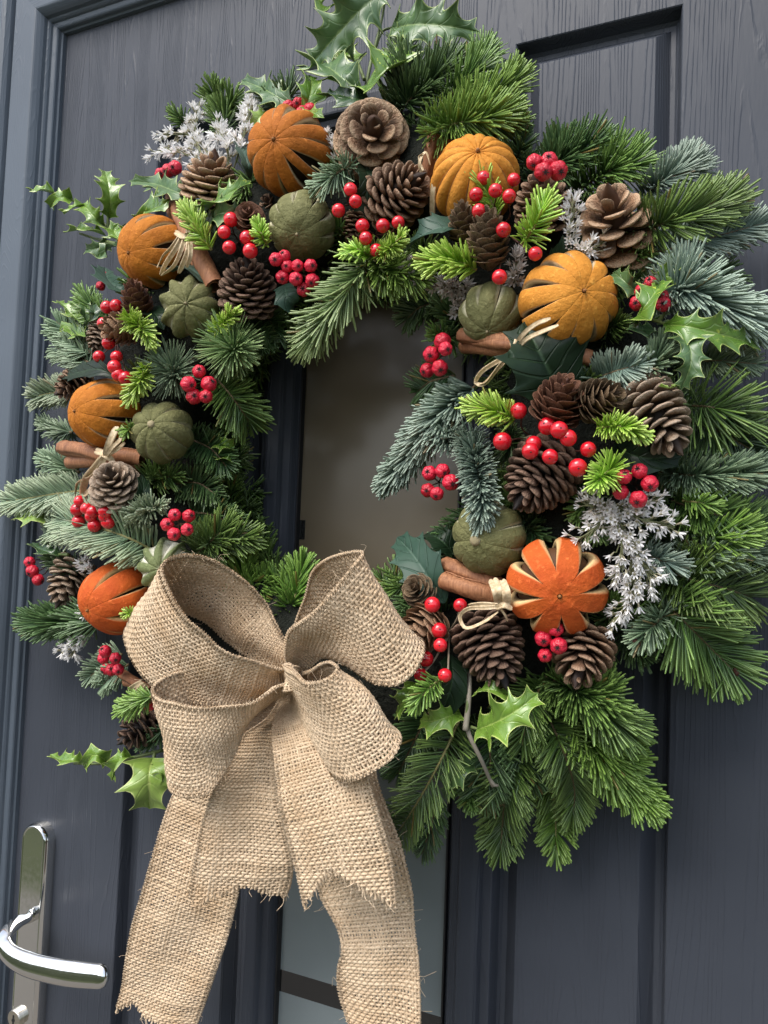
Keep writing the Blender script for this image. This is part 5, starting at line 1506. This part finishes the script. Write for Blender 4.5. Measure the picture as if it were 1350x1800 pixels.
 ('green needles in the gap between the dark cone and the widest white flowers', 'green', 'round', 40, [(1050, 900, -.02), (1036, 884, -.004), (1016, 904, .004)], 2.0, 4.0, 0, False, [(.3, (1050, 940, .0))]),
 ('green needles in the gap behind the two larch cones on the right', 'green', 'round', 38, [(1000, 690, -.02), (1030, 670, 0), (1050, 660, .004)], 2.0, 4.0, 0, False, []),
 ('green needles between the top left orange and the white flowers', 'green', 'round', 40, [(460, 330, -.02), (440, 320, -.004), (424, 340, .002)], 2.0, 4.0, -.004, False, []),
 ('green needles between the upper left orange and the star shaped lime', 'green', 'round', 40, [(250, 540, -.02), (240, 500, -.004), (262, 512, .002)], 2.0, 4.0, -.006, False, [(.4, (290, 490, 0))]),
 ('green needles in the gap between the upper lime and the top berries', 'green', 'round', 40, [(590, 440, -.02), (600, 410, -.006), (586, 392, 0)], 2.0, 4.0, -.008, False, []),
 ('green needles in the gap left of the arching blue grey branch', 'green', 'round', 42, [(1070, 480, -.02), (1100, 450, -.002), (1130, 450, .004)], 2.0, 4.0, 0, False, [(.3, (1080, 520, .002))]),
 ('green needles under the folded fabric leaf at the top inner edge', 'green', 'round', 40, [(760, 470, -.02), (740, 440, -.004), (716, 452, .002)], 2.0, 4.0, -.004, False, []),
 ('green needles left of the round lime behind the left orange', 'green', 'round', 38, [(240, 690, -.02), (250, 660, -.004), (270, 650, .002)], 2.0, 4.0, -.002, False, []),
 ('green needles under the grey brown cone beside the round lime', 'green', 'round', 40, [(280, 850, -.02), (264, 846, -.004), (276, 826, .002)], 2.0, 4.0, -.002, False, [(.5, (310, 836, 0))]),
 ('green needles between the dusty lime and the lime green rosette', 'green', 'round', 40, [(920, 900, -.02), (900, 880, -.004), (882, 890, .002)], 2.0, 4.0, -.002, False, []),
 ('green needles in the gap under the rosette cone at the wreath top', 'green', 'round', 40, [(610, 320, -.02), (600, 300, -.006), (586, 296, 0)], 2.0, 4.0, -.006, False, [(.4, (650, 310, -.002))]),
 ('green needles between the star cut orange and the rounded brown cone', 'green', 'round', 40, [(1060, 1100, -.02), (1070, 1080, -.004), (1080, 1060, .002)], 2.0, 4.0, -.002, False, []),
 ('green needles behind the cinnamon sticks at the right', 'green', 'round', 40, [(1060, 600, -.02), (1070, 580, -.004), (1090, 566, .002)], 2.0, 4.0, -.002, False, []),
 ('green needles left of the column of berries under the curled holly', 'green', 'round', 38, [(190, 560, -.02), (160, 540, -.004), (150, 520, .0)], 2.0, 4.0, -.004, False, []),
]
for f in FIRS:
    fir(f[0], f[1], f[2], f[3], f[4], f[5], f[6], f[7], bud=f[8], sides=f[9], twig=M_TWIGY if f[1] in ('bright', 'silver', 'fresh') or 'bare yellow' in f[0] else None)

# a cut bare twig at the bottom
b = PD(818, 1270, .02)
tw = thing('cut_twig', 'bare grey brown cut twig under the bright holly leaf at the bottom', 'twig', b)
g = MB()
pp = cr([PD(818, 1262, .014), PD(824, 1290, .022), PD(846, 1336, .024), PD(866, 1382, .020)], 20)
g.tube(pp, np.linspace(4.6, 3.0, 20) * mpp(b), 8)
g.tube([PD(860, 1368, .021), PD(868, 1380, .020), PD(876, 1381, .020)], np.array([3.1, 3.5, 2.8]) * mpp(b), 8)
g.tube(cr([PD(826, 1180, .006), PD(824, 1230, .016), PD(818, 1284, .024)], 14), np.linspace(3.8, 5.6, 14) * mpp(b), 8)
link('bark_stem', g.mesh('bark_stem', simple('pale_twig_bark', (.27, .24, .19), .65), True, b), tw)

# ================================================================== THE BURLAP BOW
PITCH = .00232
BW = .064
bb = P(505, 1190, .10)
bow = thing('burlap_bow', 'large natural burlap bow with four loops and frayed hanging tails on the wreath', 'bow', bb)


def smooth_noise(n, step, amp):
    k = max(3, n // step + 2)
    return np.interp(np.linspace(0, k - 1, n), np.arange(k), rng.normal(0, amp, k))


def weave(nm, st, nw=27, uend=None, ustart=None, belly=0.0, hair=60, fray=0.0):
    """st: stations ((x, y, d), (x, y, d)) of the two selvedges; woven from jute threads, warp along the length, weft across"""
    A = np.array([P(*s[0]) for s in st])
    B = np.array([P(*s[1]) for s in st])
    mid = cr((A + B) / 2, 200)
    Lc = np.linalg.norm(np.diff(mid, axis=0), axis=1).sum()
    rows = int(Lc / PITCH)
    M = rows * 2 + 1
    A, B = cr(A, M), cr(B, M)
    Wd = B - A
    c = (A + B) / 2
    Tn = nrm(np.gradient(c, axis=0))
    N = nrm(np.cross(Tn, nrm(Wd)))
    wlen = np.linalg.norm(Wd, axis=1)
    nse = smooth_noise(M, 14, .0006) + smooth_noise(M, 40, .0010)

    def S(ui, v):           # ui index float array, v array -> pos, N
        i0 = np.clip(ui.astype(int), 0, M - 2)
        f = (ui - i0)[..., None]
        a = A[i0] * (1 - f) + A[i0 + 1] * f
        b_ = B[i0] * (1 - f) + B[i0 + 1] * f
        n = N[i0]
        wl = wlen[i0]
        bz = belly * wl * (v * (1 - v)) * 4 + nse[i0] * np.sin(v * 5 + i0 * .02) + .0010 * np.sin(v * 9 + 1.3 + i0 * .05)
        return a * (1 - v[..., None]) + b_ * v[..., None] + n * bz[..., None], n, nrm(b_ - a), wl

    vs, qs, at, off = [], [], [], 0

    def threads(pos, side, nor, ra, rb, valid, rnd):
        """pos (K,S,3): K threads of S samples"""
        nonlocal off
        K, Sn = pos.shape[:2]
        ang = np.array([0, np.pi / 2, np.pi, 3 * np.pi / 2])
        ring = side[:, :, None] * np.cos(ang)[None, None, :, None] * ra[..., None, None] + nor[:, :, None] * np.sin(ang)[None, None, :, None] * rb[..., None, None]
        v = pos[:, :, None] + ring
        idx = (np.arange(K)[:, None, None] * Sn + np.arange(Sn - 1)[None, :, None]) * 4
        k4 = np.arange(4)[None, None]
        k5 = (k4 + 1) % 4
        q = np.stack([idx + k4, idx + 4 + k4, idx + 4 + k5, idx + k5], -1)
        ok = (valid[:, :-1] & valid[:, 1:])
        q = q[ok].reshape(-1, 4)
        a = np.zeros((K, Sn, 4, 3))
        a[..., 0] = rnd[..., None]
        vs.append(v.reshape(-1, 3)); qs.append(q + off); at.append(a.reshape(-1, 3)); off += v.shape[0] * v.shape[1] * 4

    ue = (lambda v: np.full_like(v, M - 1.0)) if uend is None else (lambda v: np.clip(uend(v), 0, 1) * (M - 1))
    pit = wlen.mean() / nw
    # warp
    vw = (np.arange(nw) + .5) / nw
    jit = np.stack([smooth_noise(M, 10, .10) for _ in range(nw)]) / nw
    ui = np.tile(np.arange(M, dtype=float), (nw, 1))
    V = np.clip(vw[:, None] + jit, .004, .996)
    pos, n, sd, wl = S(ui, V)
    amp = .00038
    ph = np.pi * np.arange(nw)[:, None]
    pos = pos + n * (amp * np.cos(np.pi * ui / 2 + ph + np.pi / 2 * 0))[..., None]
    thick = rng.uniform(.80, 1.18, nw)[:, None] * (1 + np.stack([smooth_noise(M, 6, .12) for _ in range(nw)]))
    ra = np.clip(wl / nw * .425 * thick, .00012, .0016)
    ends = ue(vw)[:, None] + rng.uniform(0, fray, nw)[:, None]
    ok = ui <= ends
    rnd = np.clip(rng.uniform(.2, .85, nw)[:, None] + np.stack([smooth_noise(M, 4, .16) for _ in range(nw)]), 0, 1)
    threads(pos, sd, n, ra, ra * .72, ok, rnd)
    # weft
    uc = np.arange(rows) * 2 + 1.0
    sv = nw * 2 + 1
    vv = np.linspace(0, 1, sv)
    ju = np.stack([smooth_noise(sv, 8, .16) for _ in range(rows)])
    ui = np.clip(uc[:, None] + ju + .25 * np.sin(vv * 7)[None], 0, M - 1.01)
    V = np.tile(vv, (rows, 1))
    pos, n, sd, wl = S(ui, V)
    tl = nrm(Tn[np.clip(ui.astype(int), 0, M - 1)])
    wv = (np.arange(sv)[None] - 1) / 2.0
    pos = pos - n * (amp * np.cos(np.pi * wv + np.pi * (np.arange(rows)[:, None]) + np.pi / 2 * 1 - np.pi / 2))[..., None]
    thick = np.clip(rng.lognormal(0, .17, rows), .68, 1.5)[:, None] * (1 + np.stack([smooth_noise(sv, 5, .13) for _ in range(rows)]))
    rb = np.full_like(V, PITCH * .445) * thick
    ok = (ui <= ue(V) - .6)
    rnd = np.clip(rng.uniform(.3, .95, rows)[:, None] + np.stack([smooth_noise(sv, 4, .18) for _ in range(rows)]), 0, 1)
    threads(pos, tl, n, rb, rb * .70, ok, rnd)
    # overlocked selvedge: zigzag thread on both edges
    Z = rows * 4
    uz = np.linspace(0, M - 1.01, Z)
    for e in (0, 1):
        zz = (np.arange(Z) % 2) * .045 + .004
        vz = zz if e == 0 else 1 - zz
        pos, n, sd, wl = S(uz, vz)
        pos = pos + n * (.0009 * np.where(np.arange(Z) % 4 < 2, 1, -1))[:, None]
        tl = nrm(np.gradient(pos, axis=0))
        sd2 = nrm(np.cross(tl, n))
        okz = uz <= ue(vz) - .5
        r_ = np.full(Z, .00062) * rng.uniform(.8, 1.25, Z)
        threads(pos[None], sd2[None], n[None], r_[None], r_[None] * .8, okz[None], rng.uniform(.5, 1, Z)[None])
    # loose fibres
    H = int(hair * .55)
    for _ in range(H):
        u0 = rng.uniform(0, M - 3)
        v0 = rng.choice([rng.uniform(0, 1), rng.uniform(-.01, .03), rng.uniform(.97, 1.01)])
        if u0 > ue(np.array([min(max(v0, 0), 1)]))[0]:
            continue
        p0, n0, s0, _w = S(np.array([u0]), np.array([v0]))
        d = nrm(rng.normal(0, 1, 3) + n0[0] * rng.choice([-.8, .8]) + s0[0] * (2.0 * (v0 > .9) - 2.0 * (v0 < .05)))
        l = rng.uniform(.0025, .007)
        p1 = p0[0] + d * l * .5 + rng.normal(0, .0012, 3)
        p2 = p0[0] + d * l + rng.normal(0, .0025, 3)
        pp = cr([p0[0], p1, p2], 6)[None]
        tl = nrm(np.gradient(pp[0], axis=0))
        sx = nrm(np.cross(tl, (0.3, .5, .8)))
        threads(pp, sx[None], np.cross(sx, tl)[None], np.full((1, 6), .00010), np.full((1, 6), .00010), np.ones((1, 6), bool), np.full((1, 6), .9))
    # frayed strands at a cut end
    if fray > 0:
        for _ in range(18):
            v0 = rng.uniform(0, 1)
            u0 = ue(np.array([v0]))[0]
            if u0 >= M - 1.5:
                continue
            p0, n0, s0, _w = S(np.array([u0 - .5]), np.array([v0]))
            d = nrm(Tn[int(u0)] + rng.normal(0, .35, 3))
            l = rng.uniform(.003, .010)
            pp = cr([p0[0], p0[0] + d * l * .6 + rng.normal(0, .0008, 3), p0[0] + d * l + rng.normal(0, .002, 3)], 6)[None]
            sx = nrm(np.cross(nrm(np.gradient(pp[0], axis=0)), (0.3, .5, .8)))
            rr = np.linspace(.00045, .00015, 6)[None] * rng.uniform(.5, 1.2)
            threads(pp, sx[None], np.cross(sx, nrm(np.gradient(pp[0], axis=0)))[None], rr, rr, np.ones((1, 6), bool), np.full((1, 6), .9))
    return link(nm, mesh(nm, np.vstack(vs) - bb, np.vstack(qs), None, M_JUTE, np.vstack(at)), bow)


K = (505, 1186)
# upper left loop: front half out to the turn, back half home
weave('bow_loop', [((508, 1176, .124), (506, 1200, .112)), ((484, 1172, .136), (470, 1222, .120)), ((447, 1159, .148), (420, 1240, .128)), ((393, 1141, .158), (360, 1240, .128)), ((358, 1114, .162), (306, 1225, .124)),
                   ((326, 1084, .164), (262, 1200, .118)), ((303, 1052, .164), (226, 1160, .112)), ((288, 1016, .160), (214, 1122, .106)), ((287, 996, .156), (224, 1098, .098)), ((300, 982, .150), (252, 1082, .090)),
                   ((328, 975, .146), (306, 1072, .094)), ((362, 979, .140), (338, 1084, .090)), ((402, 998, .132), (364, 1098, .088)), ((436, 1024, .126), (394, 1126, .088)), ((464, 1062, .120), (428, 1152, .090)), ((488, 1106, .118), (464, 1170, .094)), ((508, 1150, .116), (500, 1190, .098))])
# upper right loop
weave('bow_loop', [((506, 1172, .124), (512, 1186, .100)), ((500, 1150, .136), (540, 1176, .108)), ((504, 1114, .146), (572, 1154, .116)), ((526, 1092, .152), (610, 1172, .126)), ((560, 1066, .156), (650, 1200, .134)), ((592, 1028, .160), (694, 1206, .138)),
                   ((618, 994, .160), (728, 1184, .138)), ((632, 976, .158), (742, 1152, .134)), ((632, 970, .154), (738, 1128, .126)), ((610, 970, .146), (712, 1112, .114)), ((576, 980, .136), (672, 1112, .100)), ((548, 1004, .126), (630, 1124, .088)), ((534, 1050, .116), (588, 1146, .080)), ((518, 1100, .108), (548, 1166, .080)), ((508, 1150, .106), (514, 1186, .088))])
# lower left loop
weave('bow_loop', [((512, 1200, .130), (508, 1216, .112)), ((490, 1204, .142), (470, 1238, .122)), ((468, 1218, .152), (436, 1278, .134)), ((440, 1234, .160), (414, 1322, .142)), ((402, 1242, .166), (392, 1362, .146)), ((354, 1243, .168), (366, 1394, .148)), ((310, 1237, .168), (334, 1402, .146)), ((280, 1226, .164), (308, 1394, .142)),
                   ((269, 1211, .158), (300, 1378, .132)), ((278, 1197, .150), (316, 1358, .120)), ((308, 1182, .142), (350, 1330, .108)), ((358, 1175, .134), (392, 1296, .098)), ((430, 1175, .126), (446, 1254, .094)), ((480, 1180, .122), (486, 1220, .096)), ((510, 1186, .120), (512, 1206, .100))])
# lower right loop
weave('bow_loop', [((516, 1186, .112), (512, 1220, .098)), ((506, 1180, .122), (524, 1262, .112)), ((500, 1172, .134), (560, 1328, .128)), ((504, 1172, .146), (586, 1366, .140)), ((522, 1177, .158), (604, 1374, .150)), ((540, 1192, .166), (630, 1370, .158)), ((560, 1195, .170), (658, 1356, .160)), ((580, 1187, .170), (690, 1334, .158)),
                   ((592, 1172, .166), (706, 1304, .150)), ((584, 1160, .158), (702, 1286, .138)), ((564, 1164, .150), (676, 1276, .122)), ((548, 1176, .140), (634, 1264, .106)), ((530, 1184, .126), (576, 1236, .094)), ((516, 1188, .112), (530, 1210, .090))])
# tails
weave('bow_tail', [((500, 1216, .100), (520, 1212, .100)), ((470, 1262, .112), (502, 1262, .108)), ((430, 1290, .122), (480, 1278, .112)), ((404, 1326, .128), (484, 1334, .116)), ((387, 1362, .130), (488, 1392, .118)), ((366, 1410, .130), (496, 1432, .118)), ((352, 1456, .128), (507, 1479, .116)), ((342, 1506, .124), (514, 1522, .114)), ((334, 1560, .120), (506, 1566, .110)), ((328, 1610, .118), (490, 1606, .108))],
      uend=lambda v: .945 - .085 * np.clip(1 - np.abs(v - .60) / .45, 0, 1) ** .8, fray=3.0)
weave('bow_tail', [((470, 1230, .092), (520, 1222, .090)), ((390, 1290, .092), (470, 1310, .090)), ((334, 1350, .090), (440, 1400, .088)), ((302, 1399, .088), (430, 1450, .086)), ((278, 1470, .086), (424, 1520, .084)), ((253, 1554, .084), (414, 1590, .080)), ((229, 1634, .080), (398, 1657, .074)), ((213, 1728, .074), (374, 1728, .068)), ((201, 1782, .072), (350, 1790, .066)), ((192, 1830, .072), (326, 1850, .066))],
      uend=lambda v: .925 - .025 * np.sin(np.clip(v / .35, 0, 1) * np.pi) + .05 * np.clip(v - .4, 0, 1), fray=3.0)
weave('bow_tail', [((500, 1230, .100), (524, 1216, .104)), ((484, 1262, .118), (560, 1250, .116)), ((478, 1290, .132), (610, 1290, .128)), ((483, 1336, .140), (642, 1340, .138)), ((489, 1394, .142), (656, 1386, .142)), ((497, 1448, .142), (668, 1434, .142)), ((510, 1500, .140), (684, 1494, .140)), ((524, 1550, .138), (693, 1554, .138)), ((538, 1612, .136), (698, 1616, .136))],
      uend=lambda v: .97 - .15 * np.clip(1 - np.abs(v - .36) / (.36 + .28 * (v > .36)), 0, 1) ** .9, fray=3.0)
weave('bow_tail', [((516, 1230, .090), (540, 1220, .092)), ((520, 1300, .094), (640, 1280, .096)), ((530, 1400, .096), (668, 1380, .098)), ((546, 1500, .092), (700, 1470, .096)), ((562, 1572, .088), (722, 1560, .094)), ((592, 1630, .094), (727, 1617, .092)), ((600, 1668, .100), (735, 1680, .094)), ((593, 1700, .100), (739, 1740, .096)), ((593, 1745, .096), (741, 1790, .096)), ((612, 1812, .092), (738, 1850, .094))], hair=80)
# the gathered knot
weave('bow_knot', [((496, 1170, .112), (500, 1210, .112)), ((504, 1166, .138), (506, 1216, .138)), ((516, 1170, .140), (516, 1214, .140)), ((526, 1174, .112), (522, 1210, .112))], nw=12, hair=16)
